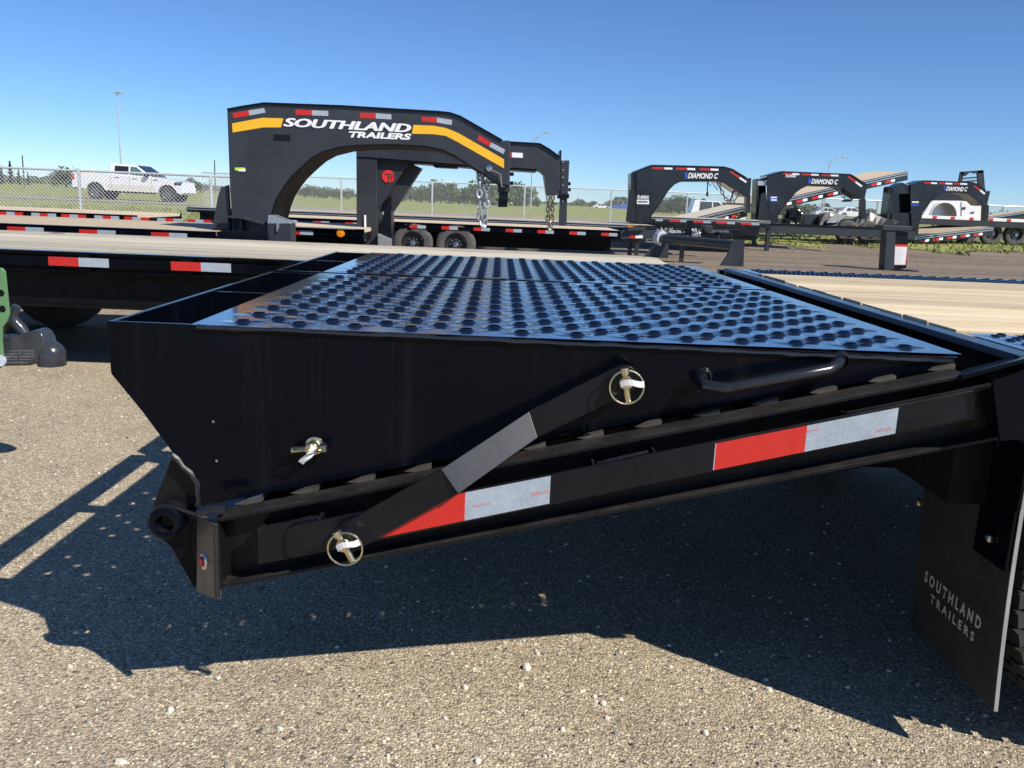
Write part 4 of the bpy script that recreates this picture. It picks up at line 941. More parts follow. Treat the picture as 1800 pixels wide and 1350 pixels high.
# --- G3: tilt bed
YT = 26.8
TT = thing('tilt_trailer', 'black tilt-bed gooseneck trailer with its plank deck raised on a hydraulic ram', 'trailer', (x_(1480, YT), 27.5, .3))
zb0, zb1 = PY(1400, 411.5, YT).z, PY(1400, 395.6, YT).z
MB().box(x_(1230, YT), x_(1610, YT), YT, YT+.12, zb0, zb1).build('frame_beam', 'slate', TT, bevel=.008)
MB().box(x_(1230, YT), x_(1610, YT), YT-.04, YT+.16, zb1, zb1+.03).build('beam_flange', 'satin', TT)
MB().box(x_(1230, YT), x_(1610, YT), YT+1.5, YT+1.62, zb0, zb1).build('frame_beam', 'slate', TT)
gr = gz(28)
for wx in (1490, 1528): wheel(TT, x_(wx, YT+.4, 420), YT+.55, gr+.36, .36, .22)
def tilted(t, lo, ylo, hi, yhi, w, th, mat='tanwood', marks=True, name='raised_deck'):
    a, b = PY(*lo, ylo), PY(*hi, yhi); d = (b-a); dh = Vector((d.x, d.y, 0)).normalized(); s = Vector((-dh.y, dh.x, 0))
    if s.y < 0: s = -s
    dn = d.normalized(); n_ = dn.cross(s)
    if n_.z < 0: n_ = -n_
    s_ = s*w; e = n_*th
    dk = MB().hexa([a-e*.3, b-e*.3, b+s_-e*.3, a+s_-e*.3], [a, b, b+s_, a+s_]).build(name, mat, t, fixn=True)
    rl = MB()
    q = -s*.04
    rl.hexa([a-e+q, b-e+q, b-e, a-e], [a+q, b+q, b, a]); sub(rl.build('side_rail', 'blackgloss', None, fixn=True), dk)
    rl = MB()
    for f0, f1_ in ((.05, .16), (.30, .40)): rl.hexa([a-e*f1_+q*1.3, b-e*f1_+q*1.3, b-e*f1_+q, a-e*f1_+q], [a-e*f0+q*1.3, b-e*f0+q*1.3, b-e*f0+q, a-e*f0+q])
    sub(rl.build('bright_rail_edge', 'galv', None, fixn=True), dk)
    if marks:
        L_ = d.length; k = .25
        while k < L_-.5:
            for m_, l0, l1 in (('red', k, k+.30), ('decal', k+.30, k+.50)):
                p, r_ = a+dn*l0, a+dn*l1
                sub(MB().hexa([p-e*.82+q*1.2, r_-e*.82+q*1.2, r_-e*.82+q, p-e*.82+q], [p-e*.55+q*1.2, r_-e*.55+q*1.2, r_-e*.55+q, p-e*.55+q]).build('reflective_tape', m_, None, fixn=True), dk)
            k += .72
    return dk, a, b, s
dk, a_, b_, s_ = tilted(TT, (1330, 358), 27.0, (1594, 301), 30.5, 1.5, .30)
MB().tube([PY(1430, 396, 28), PY(1410, 377, 28.2)], .07, 10).tube([PY(1410, 377, 28.2), PY(1388, 352, 28.4)], .035, 8).build('hydraulic_ram', 'chrome', TT, smooth=True)
MB().tube([PY(1402, 394, 27.6), PY(1380, 366, 27.8)], .05, 8).build('lift_arm', 'satin', TT, smooth=True)
rn = random.Random(2); eng = MB()
for k in range(14):
    x = x_(1378+rn.random()*26, 27.2); z = zb1+.02+rn.random()*.32; s = .05+rn.random()*.09; eng.box(x-s, x+s, 27.1+rn.random()*.4, 27.7, z, z+s*1.6)
eng.build('power_pack', 'satin', TT, bevel=.01)
MB().prism(XZ([(1412, 376), (1456, 377), (1456, 395), (1412, 396)], 27.6), 27.6, 28.3).build('tool_chest', 'slate', TT, bevel=.02)
tp = MB(); rn = random.Random(6); prv = None
for k in range(16):
    px = 1440+k*10; h = (382-6*math.sin(k*.9)-rn.random()*4) if k < 14 else 390
    cur = [PY(px, 396, 27.3), PY(px, h, 27.5), PY(px, h-1, 28.4), PY(px, 396, 28.6)]
    if prv:
        for i in range(3): tp.face([prv[i], cur[i], cur[i+1], prv[i+1]])
    prv = cur
tp.build('tarp', 'tarp', TT)
tp = MB(); pts = [(1452, 392), (1462, 380), (1472, 376), (1490, 378), (1484, 384), (1468, 392)]
tp.prism(XZ(pts, 27.2), 27.2, 27.28); tp.build('folded_tarp', 'silvertarp', TT, bevel=.01)
g3 = [(1600.5, 326), (1624, 318), (1710.5, 321), (1721, 327), (1733, 335.6), (1741, 335.6), (1735, 362), (1728, 361), (1718, 352), (1702, 340), (1690, 338.5), (1654, 338.5), (1644, 343.6), (1634, 355), (1621, 374), (1616.6, 387), (1614, 412), (1603, 412), (1600, 345)]
n3 = neckhead(TT, g3, 27.6, .6, dict(n=4, u0=7, u1=15, t=[(1624.5, 1637, 1647, 319.6, 322.4), (1650.5, 1662, 1674, 320.4, 323.2), (1676.5, 1688, 1700, 321, 323.8)]), [((1714, 325.5), (1724, 333), (1732, 339.5))], ((1663, 335.3), (1700, 336.6), 7.6), [(1659, 326.5), (1663, 326.5), (1663, 335), (1659.5, 334.5)], tube=[(1729, 360), (1736, 360), (1735, 388), (1728, 388)])
for a in ([(1565, 329), (1569, 327), (1567, 386), (1558, 386)], [(1566, 331), (1586, 321), (1600, 326), (1600, 341), (1566, 341)], [(1564, 374), (1602, 374), (1602, 412), (1560, 410)]):
    MB().prism(XZ(a, 27.7), 27.66, 28.2).build('riser_frame', 'blackgloss', TT, bevel=.01)
MB().prism(XZ([(1566, 339), (1600, 339), (1600, 376), (1566, 376)], 28.0), 28.0, 28.05).build('riser_panel', 'glass', TT)
sheet('blue_sticker', 'bluedecal', [(1601, 358), (1615.5, 358), (1614, 362), (1602, 362)], 27.597, n3); sheet('sticker_print', 'decal', [(1603, 354), (1615, 354), (1615, 356.5), (1603, 356.5)], 27.597, n3)
# --- drop leg jack with a placard, standing in front of the tilt trailer
YJ = 19.0
TJ = thing('drop_leg_jack', 'square black drop-leg jack carrying a white red-bordered instruction placard', 'jack', (x_(1576, YJ, 474), YJ+.15, 0))
MB().prism(XZ([(1558.5, 404), (1575, 404), (1572, 476), (1554, 476)], YJ), YJ, YJ+.3).build('outer_leg', 'slate', TJ, bevel=.01)
MB().prism(XZ([(1575, 406), (1597, 408), (1593.5, 471), (1571, 476)], YJ+.06), YJ+.06, YJ+.26).build('gear_housing', 'satin', TJ, bevel=.01)
MB().prism(XZ([(1552, 396), (1604, 398), (1604, 406), (1552, 405)], YJ-.03), YJ-.03, YJ+.4).build('head_plate', 'slate', TJ, bevel=.01)
fp = PZ(1575, 474, 0)
MB().box(fp.x-.28, fp.x+.30, YJ-.06, YJ+.36, 0, .02).build('foot_plate', 'satin', TJ)
pc = MB().prism(XZ([(1571, 429.5), (1596, 430), (1592, 466.5), (1567, 466)], YJ+.04), YJ+.035, YJ+.045).build('placard', 'logored', TJ)
sub(sheet_side('placard_face', 'paper', [(1572, 433.5), (1594.6, 434), (1591, 465.3), (1568.3, 464.8)], YJ+.034, None), pc)
for k in range(9): sub(sheet_side('placard_print', 'greydecal', [(1573.5-k*.33, 437+k*3), (1586+((k*5) % 4)-k*.33, 437.3+k*3), (1586+((k*5) % 4)-k*.33, 438.1+k*3), (1573.5-k*.33, 437.8+k*3)], YJ+.0325, None), pc)
# --- H: far right flatbed and its load
YH = 31.0
TH_ = thing('flatbed_trailer', 'grey-framed flatbed trailer with white kerb rail and black spoked wheels by the fence', 'trailer', (x_(1780, YH), YH+1, gz(31)))
zh = PY(1700, 387, YH).z; zl = PY(1700, 397.5, YH).z
MB().box(x_(1614, YH), x_(2100, YH), YH, YH+.12, zl, zh).build('side_rail', 'slate', TH_, bevel=.01)
MB().box(x_(1614, YH), x_(2100, YH), YH+.12, YH+2.3, zl+.1, zh+.02).build('deck_planks', 'tanwood', TH_)
k0 = MB().box(x_(1618, YH), x_(2100, YH), YH-.02, YH+.1, zh, zh+.11).build('kerb_rail', 'white', TH_, bevel=.01)
for a in (1637, 1669, 1702, 1736.5, 1768, 1800): sub(MB().box(x_(a, YH), x_(a+7.5, YH), YH-.024, YH-.0205, zh+.005, zh+.10).build('reflective_tape', 'red', None), k0)
for wx in (1700, 1743.8, 1786): wheel(TH_, x_(wx, YH+.2, 411), YH+.3, gz(31)+.39, .39, .26, spokes=True)
SB = thing('service_body', 'white truck service body with an open wheel arch lying on the far flatbed', 'truck body', (x_(1680, 31.6), 32, zh))
ar = [(1658.5+24.5*math.cos(t), 379.5-24.5*math.sin(t)) for t in [math.pi*k/14 for k in range(15)]]
MB().prism(XZ([(1684, 382), (1727, 383), (1728, 357), (1689, 353), (1640, 352.5), (1634, 358), (1622, 378), (1634, 380)]+ar[::-1], 31.6), 31.6, 31.66).build('side_panel', 'white', SB, bevel=.008)
MB().prism(XZ([(1624, 376), (1640, 353), (1728, 357), (1727, 383), (1624, 380)], 33.0), 33.0, 33.06).build('side_panel', 'white', SB)
MB().prism(XZ([(1632, 381), (1632, 356), (1727, 358), (1727, 383)], 32.1), 32.1, 32.16).build('inner_panel', 'galv', SB)
MB().box(x_(1634, 31.7, 353), x_(1727, 31.7, 356), 31.665, 33.0, PY(1700, 356, 31.6).z-.05, PY(1700, 356, 31.6).z-.01).build('top_panel', 'white', SB)
MB().ring(PY(1658.5, 379.5, 31.59), (0, 1, 0), .49, .025, 30, 6).build('arch_lip', 'white', SB, smooth=True)
MB().prism(XZ([(1689, 355), (1690, 355), (1690, 380), (1689, 380)], 31.597), 31.59, 31.599).build('door_gap', 'satin', SB)
for p in ([(1692, 364), (1697, 364), (1697, 368), (1692, 368)], [(1706, 373), (1712, 372), (1712, 375), (1707, 375)]): MB().prism(XZ(p, 31.59), 31.575, 31.599).build('latch', 'slate', SB)
MB().prism(XZ([(1640, 352), (1662, 338.5), (1700, 338.5), (1716, 346), (1716, 356), (1640, 352.4)], 32.2), 32.2, 32.9).build('black_cover', 'tarp', SB, bevel=.02)
HB = thing('headboard', 'black slotted steel headboard standing behind the white service body', 'headboard', (x_(1708, 33.3), 33.4, zh))
for p in ([(1681, 345), (1689, 301.7), (1694, 301.5), (1689, 345)], [(1718, 300), (1729, 299), (1733, 345), (1722, 345)], [(1689, 301.7), (1729, 299), (1729, 304), (1712, 305), (1710, 303.5), (1704, 304), (1698, 309), (1694, 310), (1690, 308)]):
    MB().prism(XZ(p, 33.4), 33.4, 33.5).build('frame', 'slate', HB, bevel=.006)
for k in range(6): MB().prism(XZ([(1690, 313+k*5.4), (1722, 310+k*5.8), (1722, 312.6+k*5.8), (1690, 315.2+k*5.4)], 33.42), 33.42, 33.48).build('slat', 'slate', HB)
MB().prism(XZ([(1684, 344), (1732, 344), (1732, 384), (1684, 384)], 33.42), 33.42, 33.48).build('lower_panel', 'slate', HB)
# other raised decks among the row
T2 = thing('tilt_trailer', 'plank tilt deck with an amber lamp rising behind the two drop legs', 'trailer', (x_(1270, 25.5), 26.5, .2))
tilted(T2, (1215, 384), 24.6, (1312, 361), 27.2, .7, .34, 'greywood')
MB().box(x_(1215, 24.8), x_(1330, 24.8), 24.9, 26.6, .35, .55).build('frame', 'blackgloss', T2)
MB().prism(XZ([(1292, 376), (1301, 376), (1301, 381), (1292, 381)], 24.5), 24.45, 24.5).build('marker_lamp', 'amber', T2)
for wx in (1236, 1258): wheel(T2, x_(wx, 25.5, 400), 25.6, gz(25.6)+.33, .33, .2, spokes=False)
T3 = thing('tilt_trailer', 'plank dovetail with red tape sloping to the ground under the far flatbed', 'trailer', (x_(1680, 29), 29.5, gz(29)))
tilted(T3, (1606, 415), 28.6, (1745, 399), 30.6, 1.9, .28, 'tanwood', name='sloped_deck')
T4 = thing('tilt_trailer', 'plank deck tilted up beyond the far flatbed, against the fence', 'trailer', (x_(1790, 33), 33, gz(32)))
tilted(T4, (1722, 383), 32.0, (1870, 360), 32.6, .5, .2, 'tanwood', False)
MB().box(x_(1790, 32.4), x_(1796, 32.4), 32.2, 32.5, gz(32), PY(1790, 378, 32.3).z-.15).build('prop_leg', 'slate', T4)
# --- tongue trailer between the rows
YQ = 18.4
TQ = thing('trailer_tongue', 'black trailer tongue with piled chains and SWAY CONTROL lettering, standing on thin legs', 'trailer', (x_(1190, YQ), YQ, 0))
def qp(nm, px, m='satin', y0=0, y1=.1, bv=.005): return MB().prism(XZ(px, YQ+y0), YQ+y0, YQ+y1).build(nm, m, TQ, bevel=bv)
qp('cross_beam', [(1088, 409), (1100, 404), (1150, 405), (1165, 412), (1165, 420), (1092, 420)], 'slate', 0, .2)
qp('battery_box', [(1104, 400), (1137, 400), (1133, 405), (1104, 406)], 'slate', -.1, .3)
qp('tongue_beam', [(1140, 402), (1300, 404), (1300, 414), (1140, 413)], 'satin', .1, .25)
qp('reflective_tape', [(1106, 413), (1117, 413.3), (1117, 418.8), (1106, 418.5)], 'red', -.01, 0, 0); qp('reflective_tape', [(1117, 413.3), (1130, 413.7), (1130, 418.8), (1117, 418.8)], 'decal', -.01, 0, 0)
text_side('SOUTHLAND', 'lettering', 'decal', (1178, 409.5), (1211, 410.5), 5, YQ+.09, TQ, .1, .03)
text_side('SWAY CONTROL', 'lettering', 'galv', (1244, 409), (1282, 410), 4.5, YQ+.09, TQ, .1, .01)
rn = random.Random(8); cm = MB()
for k in range(46):
    c = PY(1217+rn.random()*14, 404+rn.random()*11, YQ-.05+rn.random()*.08); cm.ring(c, (rn.uniform(-1, 1), rn.uniform(-1, .2), rn.uniform(-1, 1)), .03, .009, 10, 5)
for k in range(26):
    c = PY(1152+rn.random()*28, 402+rn.random()*6, YQ+.02+rn.random()*.06); cm.ring(c, (rn.uniform(-1, 1), rn.uniform(-1, .2), rn.uniform(-1, 1)), .026, .009, 10, 5)
cm.build('chain_pile', 'galv', TQ, smooth=True)['kind'] = 'stuff'
qp('jack_head', [(1208, 388), (1216, 387), (1218, 400), (1212, 412), (1207, 412)], 'satin', .0, .1); qp('winch', [(1238, 397), (1252, 396), (1254, 407), (1238, 408)], 'slate', -.1, .2, .02)
qp('hitch_head', [(1262, 408), (1288, 410), (1288, 420), (1268, 421)], 'satin', -.05, .2, .02)
for a, b__, yb in ((1103, 1109, 452), (1115, 1121.5, 453), (1193, 1201, 461)):
    p = PZ((a+b__)/2, yb, 0); MB().box(p.x-.045, p.x+.045, p.y-.045, p.y+.045, 0, .72).build('leg', 'slate', TQ, bevel=.006)

# --- left foreground coupler
YL = 3.3
TLc = thing('trailer_coupler', 'grey ball coupler with latch lever bolted to a green drilled bracket', 'coupler', (PY(30, 630, YL).x, YL, 0))
def lp(nm, px, m, y0, y1, bv=.004, par=None): return MB().prism(XZ(px, YL+y0), YL+y0, YL+y1).build(nm, m, TLc, bevel=bv)
gp = lp('bracket', [(-60, 470), (2, 471), (8, 477), (16, 552), (12, 565), (4, 575), (3, 600), (6, 640), (0, 648), (-60, 648)], 'green', -.08, -.068, .003)
for hx, hy in ((1.5, 515), (4, 543)): sub(MB().lathe([(.013, 0), (.012, -.001), (.001, -.001)], PY(hx, hy, YL-.081), (0, 1, 0), 14).build('bolt_hole', 'deepblack', None, fixn=True), gp)
body = [(-40, 595), (28, 590), (44, 585), (54, 582), (63, 581), (71, 585), (77, 594), (80, 604), (84, 612), (84, 638), (72, 638), (50, 643), (-40, 645)]
cb = lp('coupler_body', body, 'couplergrey', -.045, .045, .009)
c = PY(90, 624, YL)
bl = MB(); bl.lathe([(.001, .054), (.026, .05), (.043, .036), (.052, .014), (.053, -.008), (.052, -.04)], c, (0, 0, 1), 24); sub(bl.build('ball_socket', 'couplergrey', None, smooth=True, fixn=True), cb)
MB().tube([PY(x, y, YL) for x, y in ((46, 590), (38, 578), (30, 570), (23, 560), (23, 550), (30, 538))], [.018, .022, .022, .02, .018, .016], 10).build('latch_lever', 'couplergrey', TLc, smooth=True)
MB().tube([PY(0, 634, YL-.1), PY(0, 634, YL+.1)], .022, 12).build('pivot_bolt', 'galv', TLc, smooth=True)
for k in range(5): text_side(['MAX GROSS TRAILER', 'CAPACITY WT  TONGUE', 'BALL SIZE  DIAMETER', 'ADJUST LATCH', 'GREASE BALL'][k], 'cast_lettering', 'galv', (8, 618+k*5.2), (60-6*(k == 3)-9*(k == 4), 617.6+k*5.2), 2.6, YL-.047, TLc, 0, 0)
MB().box(PY(-60, 620, YL).x-2.5, PY(-60, 620, YL).x, YL-.06, YL+.06, PY(0, 640, YL).z, PY(0, 600, YL).z).build('tongue_tube', 'green', TLc, bevel=.005)
MB().box(PY(-60, 620, YL).x-.5, PY(-60, 620, YL).x-.42, YL-.04, YL+.04, 0, PY(0, 640, YL).z).build('jack_leg', 'slate', TLc)
# ------------------------------------------------------------------ fences
def fence(label, Y, px_posts, ytop, h, xa, xb, sp=.076, r=.0032):
    t = thing('chain_link_fence', label, 'fence', ((xa+xb)/2, Y, gz(Y)))
    z0 = gz(Y)
    for px in px_posts:
        x = PY(px, ytop, Y).x
        MB().tube([(x, Y, z0), (x, Y, z0+h)], .036, 8).build('post', 'fence', t, smooth=True)
    MB().tube([(xa, Y, z0+h), (xb, Y, z0+h)], .026, 8).build('top_rail', 'fence', t, smooth=True)
    b = MB(); n = int((xb-xa)/sp); run = h-.06
    for k in range(-int(run/sp)-1, n):
        for sg in (1, -1):
            x0 = xa+k*sp; x1 = x0+run
            p, q = ((x0, z0+.03), (x1, z0+h-.03)) if sg == 1 else ((x1, z0+.03), (x0, z0+h-.03))
            lo, hi = xa, xb
            def cl(p, q):
                (a, c), (d, e) = p, q
                t0, t1 = 0, 1
                for lim, s in ((lo, 1), (hi, -1)):
                    f0, f1 = s*(a-lim), s*(d-lim)
                    if f0 < 0 and f1 < 0: return None
                    if f0 < 0: t0 = max(t0, f0/(f0-f1))
                    if f1 < 0: t1 = min(t1, f0/(f0-f1))
                return (a+(d-a)*t0, c+(e-c)*t0), (a+(d-a)*t1, c+(e-c)*t1)
            c = cl(p, q)
            if not c: continue
            (a, za), (d, ze) = c
            dd = Vector((d-a, 0, ze-za))
            if dd.length < .02: continue
            nn = Vector((-dd.z, 0, dd.x)).normalized()*r
            yy = Y-.03+.004*sg
            A, B = Vector((a, yy, za)), Vector((d, yy, ze))
            b.face([A-nn, B-nn, B+nn, A+nn]); b.face([A-nn+Vector((0, .005, 0)), A+Vector((0, -.004, 0)), B+Vector((0, -.004, 0)), B-nn+Vector((0, .005, 0))])
    m_ = b.build('wire_mesh', 'fence', t); m_['kind'] = 'stuff'
    return t
YF1 = 19.8
z = gz(YF1)
fence('bright chain link fence beside the parked white pickup', YF1, (-90, 138, 370), 300, PY(138, 300, YF1).z-z, -16, PY(500, 312, YF1).x, sp=.085, r=.0036)
fence('long chain link fence behind the row of gooseneck trailers', 34.0, (445, 600, 760, 923, 1076, 1210, 1330, 1450, 1547, 1660, 1770), 325, PY(760, 320, 34).z-gz(34), -11.5, 26)
# ------------------------------------------------------------------ lamps and poles
def lamp_post(label, top, Y, arm, g='street lamps beyond the fence'):
    p = PY(*top, Y); z0 = gz(Y)
    t = thing('street_lamp', label, 'street lamp', (p.x, Y, z0), g)
    MB().tube([(p.x, Y, z0), (p.x, Y, p.z)], [.075, .04], 8).build('pole', 'pole', t, smooth=True)
    if arm:
        MB().tube([(p.x, Y, p.z-.9), (p.x+.15, Y, p.z-.2), (p.x+.7, Y, p.z+.35), (p.x+arm*.7, Y, p.z+.62), (p.x+arm, Y, p.z+.66)], .05, 6).tube([(p.x, Y, p.z-.1), (p.x+.7, Y, p.z+.33)], .04, 6).build('arm', 'pole', t, smooth=True)
        MB().box(p.x+arm-.1, p.x+arm+.55, Y-.16, Y+.16, p.z+.6, p.z+.74).build('lamp_head', 'pole', t, bevel=.03)
    else:
        MB().box(p.x-.22, p.x+.42, Y-.2, Y+.2, p.z, p.z+.14).build('lamp_head', 'pole', t, bevel=.03)
lamp_post('straight street lamp with flat head beyond the white pickup', (206, 164), 76, 0)
lamp_post('street lamp with curved arm between the two nearest gooseneck couplers', (938, 244), 92, 1.2)
lamp_post('street lamp with curved arm behind the raised plank deck', (1458, 284), 112, 1.7)
for label, top, Y in (('thin bare utility pole left of the parked pickup', (39, 273), 110), ('thin bare utility pole between the pickup and the yellow-striped gooseneck', (377, 281), 120)):
    p = PY(*top, Y); t = MB().tube([(p.x, Y, gz(Y)), (p.x, Y, p.z)], [.10, .07], 7).build('utility_pole', 'bark', None, smooth=True); tag(t, label, 'pole')
# ------------------------------------------------------------------ vehicles
def car_wheel(t, x, y, z, r, w=.26, rim='alloy'):
    b = MB(); s = -1
    b.lathe([(r*.6, -w/2), (r*.95, -w/2), (r, -w*.3), (r, w*.3), (r*.95, w/2), (r*.6, w/2)], (x, y, z), (0, 1, 0), 24); o = b.build('tyre', 'rubber', t, smooth=True)
    c = MB(); c.lathe([(r*.62, -w*.42), (r*.56, -w*.36), (r*.5, -w*.2), (r*.2, -w*.28), (.001, -w*.3)], (x, y, z), (0, 1, 0), 20)
    for k in range(6):
        a = k*math.pi/3; u = Vector((math.cos(a), 0, math.sin(a))); v = Vector((-u.z, 0, u.x))*r*.09; p = Vector((x, y-w*.40, z))
        c.hexa([p+u*r*.15-v, p+u*r*.58-v, p+u*r*.58+v, p+u*r*.15+v], [q+Vector((0, .05, 0)) for q in (p+u*r*.15-v, p+u*r*.58-v, p+u*r*.58+v, p+u*r*.15+v)])
    sub(c.build('rim', rim, None, smooth=True, fixn=True), o)
def vehicle(name, label, cat, lower, cab, wins, wheels, rw, Y, W, ground, extras=(), group=None):
    """profiles in metres: x from the rear, z from the ground; wheels (x); camera sees the -Y side"""
    x0 = lower['x']; t = thing(name, label, cat, (x0+2.9, Y+W/2, ground), group)
    arch = rw*1.22
    def prof(pts):
        out = []
        for p in pts:
            if p[0] == 'arch':
                cx = p[1]; out += [(cx+arch*math.cos(a), max(lower['sill'], rw+arch*math.sin(a))) for a in [math.pi*(k/12) for k in range(13)]]
            else: out.append(p)
        return [(x0+a, ground+b) for a, b in out]
    MB().prism(prof(lower['p']), Y, Y+W).build('body', 'carwhite', t, bevel=.05, seg=3)
    i = .17; b = MB(); lo, hi = cab
    A = [Vector((x0+a, Y+.03, ground+z)) for a, z in lo]; B = [Vector((x0+a, Y+i, ground+z)) for a, z in hi]
    C_ = [Vector((x0+a, Y+W-.03, ground+z)) for a, z in lo]; D = [Vector((x0+a, Y+W-i, ground+z)) for a, z in hi]
    b.face([A[0], A[1], B[1], B[0]]); b.face([C_[1], C_[0], D[0], D[1]]); b.face([B[0], B[1], D[1], D[0]]); b.face([A[0], B[0], D[0], C_[0]]); b.face([A[1], C_[1], D[1], B[1]])
    cabo = b.build('cab', 'carwhite', t, bevel=.06, seg=3, fixn=True)
    def onside(a, z):
        zl, zh = lo[0][1], hi[0][1]; f = (z-zl)/(zh-zl); return Vector((x0+a, Y+.03+(i-.03)*f-.012, ground+z))
    for m_, w in wins:
        q = [onside(*p) for p in w]; sub(MB().hexa(q, [p+Vector((0, .01, 0)) for p in q]).build('window', m_, None, fixn=True), cabo)
    ws = [A[1]*.94+B[1]*.06, C_[1]*.94+D[1]*.06, D[1]*.93+C_[1]*.07, B[1]*.93+A[1]*.07]
    o = Vector((.012, 0, .012)); ws = [p+o for p in ws]; sub(MB().hexa(ws, [p-o for p in ws]).build('windscreen', 'glass', None, fixn=True), cabo)
    for wx in wheels:
        car_wheel(t, x0+wx, Y+.15, ground+rw, rw); car_wheel(t, x0+wx, Y+W-.15, ground+rw, rw)
        MB().prism([(x0+wx+arch*1.0*math.cos(a), ground+max(rw*.7, rw+arch*math.sin(a))) for a in [math.pi*k/12 for k in range(13)]], Y+.3, Y+.36).build('wheel_well', 'deepblack', t)
    for nm, m_, box in extras:
        MB().box(x0+box[0], x0+box[1], Y+box[2], Y+box[3], ground+box[4], ground+box[5]).build(nm, m_, t, bevel=min(.02, (box[1]-box[0])*.3))
    return t
YPk = 45.0; YPk = 45.0*5.9/(PY(323, 340, 45).x-PY(126, 340, 45).x); print('YPk', YPk); gk = PY(230, 354, YPk).z; xp = PY(126, 340, YPk).x
s_ = (PY(323, 340, YPk).x-xp)/5.9
pk_low = dict(x=xp, sill=.52, p=[(.05, .62), (.05, 1.36), (.12, 1.40), (2.02, 1.36), (4.15, 1.28), (4.6, 1.27), (5.55, 1.16), (5.78, 1.08), (5.85, .75), (5.88, .55), (5.75, .45), (5.55, .52), ('arch', 5.02), (4.5, .5), (1.8, .52), ('arch', 1.24), (.6, .6), (.3, .62)])
pick = vehicle('pickup_truck', 'white crew-cab pickup with dusty doors on the road beyond the fence', 'pickup', pk_low,
        ([(1.95, 1.35), (4.35, 1.27)], [(2.02, 1.93), (3.42, 1.90)]),
        [('glass', [(2.28, 1.42), (3.02, 1.40), (3.02, 1.80), (2.30, 1.82)]), ('tealglass', [(3.12, 1.39), (4.02, 1.35), (3.42, 1.78), (3.12, 1.80)])],
        (1.24, 5.02), .42, YPk, 2.0, gk,
        [('tail_lamp', 'redlens', (.03, .2, -.012, .1, 1.0, 1.32)), ('head_lamp', 'glass', (5.42, 5.8, -.012, .1, .92, 1.1)), ('door_handle', 'satin', (2.3, 2.52, -.03, .01, 1.2, 1.225)), ('door_handle', 'satin', (3.25, 3.47, -.03, .01, 1.17, 1.195)),
         ('side_mirror', 'satin', (3.95, 4.15, -.22, -.01, 1.3, 1.5)), ('step_bar', 'satin', (1.9, 4.4, .0, .1, .42, .50)), ('door_gap', 'satin', (2.09, 2.105, -.004, .02, .6, 1.34)), ('door_gap', 'satin', (3.07, 3.08, -.004, .02, .6, 1.34)), ('door_gap', 'satin', (4.22, 4.23, -.004, .02, .7, 1.25)),
         ('rear_bumper', 'chrome', (-.12, .12, .03, 1.97, .55, .78)), ('fender_badge', 'satin', (4.3, 4.55, -.006, .02, 1.12, 1.18)), ('bed_box', 'wood', (.25, .8, .3, 1.2, 1.36, 1.52)), ('dust_band', 'dustwhite', (1.86, 4.42, -.003, .02, .56, .86))])
def small_car(label, pxl, ybase, d, L=4.5, H=1.5, suv=False):
    p = PY(pxl, ybase, d); g = p.z; k = L/4.5
    low = dict(x=p.x, sill=.25, p=[(.05, .35), (.0, .7), (.1, .92), (1.0*k, .95), (3.2*k, .92), (4.2*k, .78), (4.45*k, .6), (4.48*k, .3), (4.2*k, .25), ('arch', 3.65*k), (3.1*k, .25), (1.4*k, .25), ('arch', .85*k), (.4*k, .28)])
    hi = [(.35*k if suv else 1.1*k, H), (2.3*k, H-.03)]
    return vehicle('parked_car', label, 'car', low, ([(.12*k if suv else .5*k, .92), (3.25*k, .91)], hi), [('glass', [(.75*k if suv else 1.05*k, .98), (1.75*k, .97), (1.75*k, H-.12), (.8*k if suv else 1.3*k, H-.12)]), ('glass', [(1.85*k, .97), (2.95*k, .95), (2.3*k, H-.13), (1.85*k, H-.12)])], (.85*k, 3.65*k), .33, d, 1.8, g,
        [('tail_lamp', 'redlens', (0.0, .12, -.01, .2, .7, .88))], group='white cars far beyond the fence')
small_car('small white hatchback driving past the bushes beyond the fence', 893, 364, 215)
small_car('small white car next to the blue tarp far beyond the fence', 1042, 368, 215)
small_car('white car roof just above the dark trailer beam, seen under the neck', 1432, 383, 120, 4.4)
small_car('white car with tan load roof beside the folded tarp beyond the fence', 1472, 383, 118, 4.6)
sv = small_car('white estate wagon parked beyond the fence, framed by a gooseneck', 1211, 389, 78, 5.1, 1.9, True)
bt = PY(1074, 369, 214); b2 = MB().hexa([bt, bt+Vector((4.2, 0, 0)), bt+Vector((4.2, 1.5, 0)), bt+Vector((0, 1.5, 0))], [bt+Vector((.3, .1, .9)), bt+Vector((4.6, .1, 1.8)), bt+Vector((4.6, 1.4, 1.8)), bt+Vector((.3, 1.4, .9))]).build('blue_tarp', 'blue', None, bevel=.08, fixn=True)
tag(b2, 'blue tarp-covered load beside a small white car in the field', 'tarp')
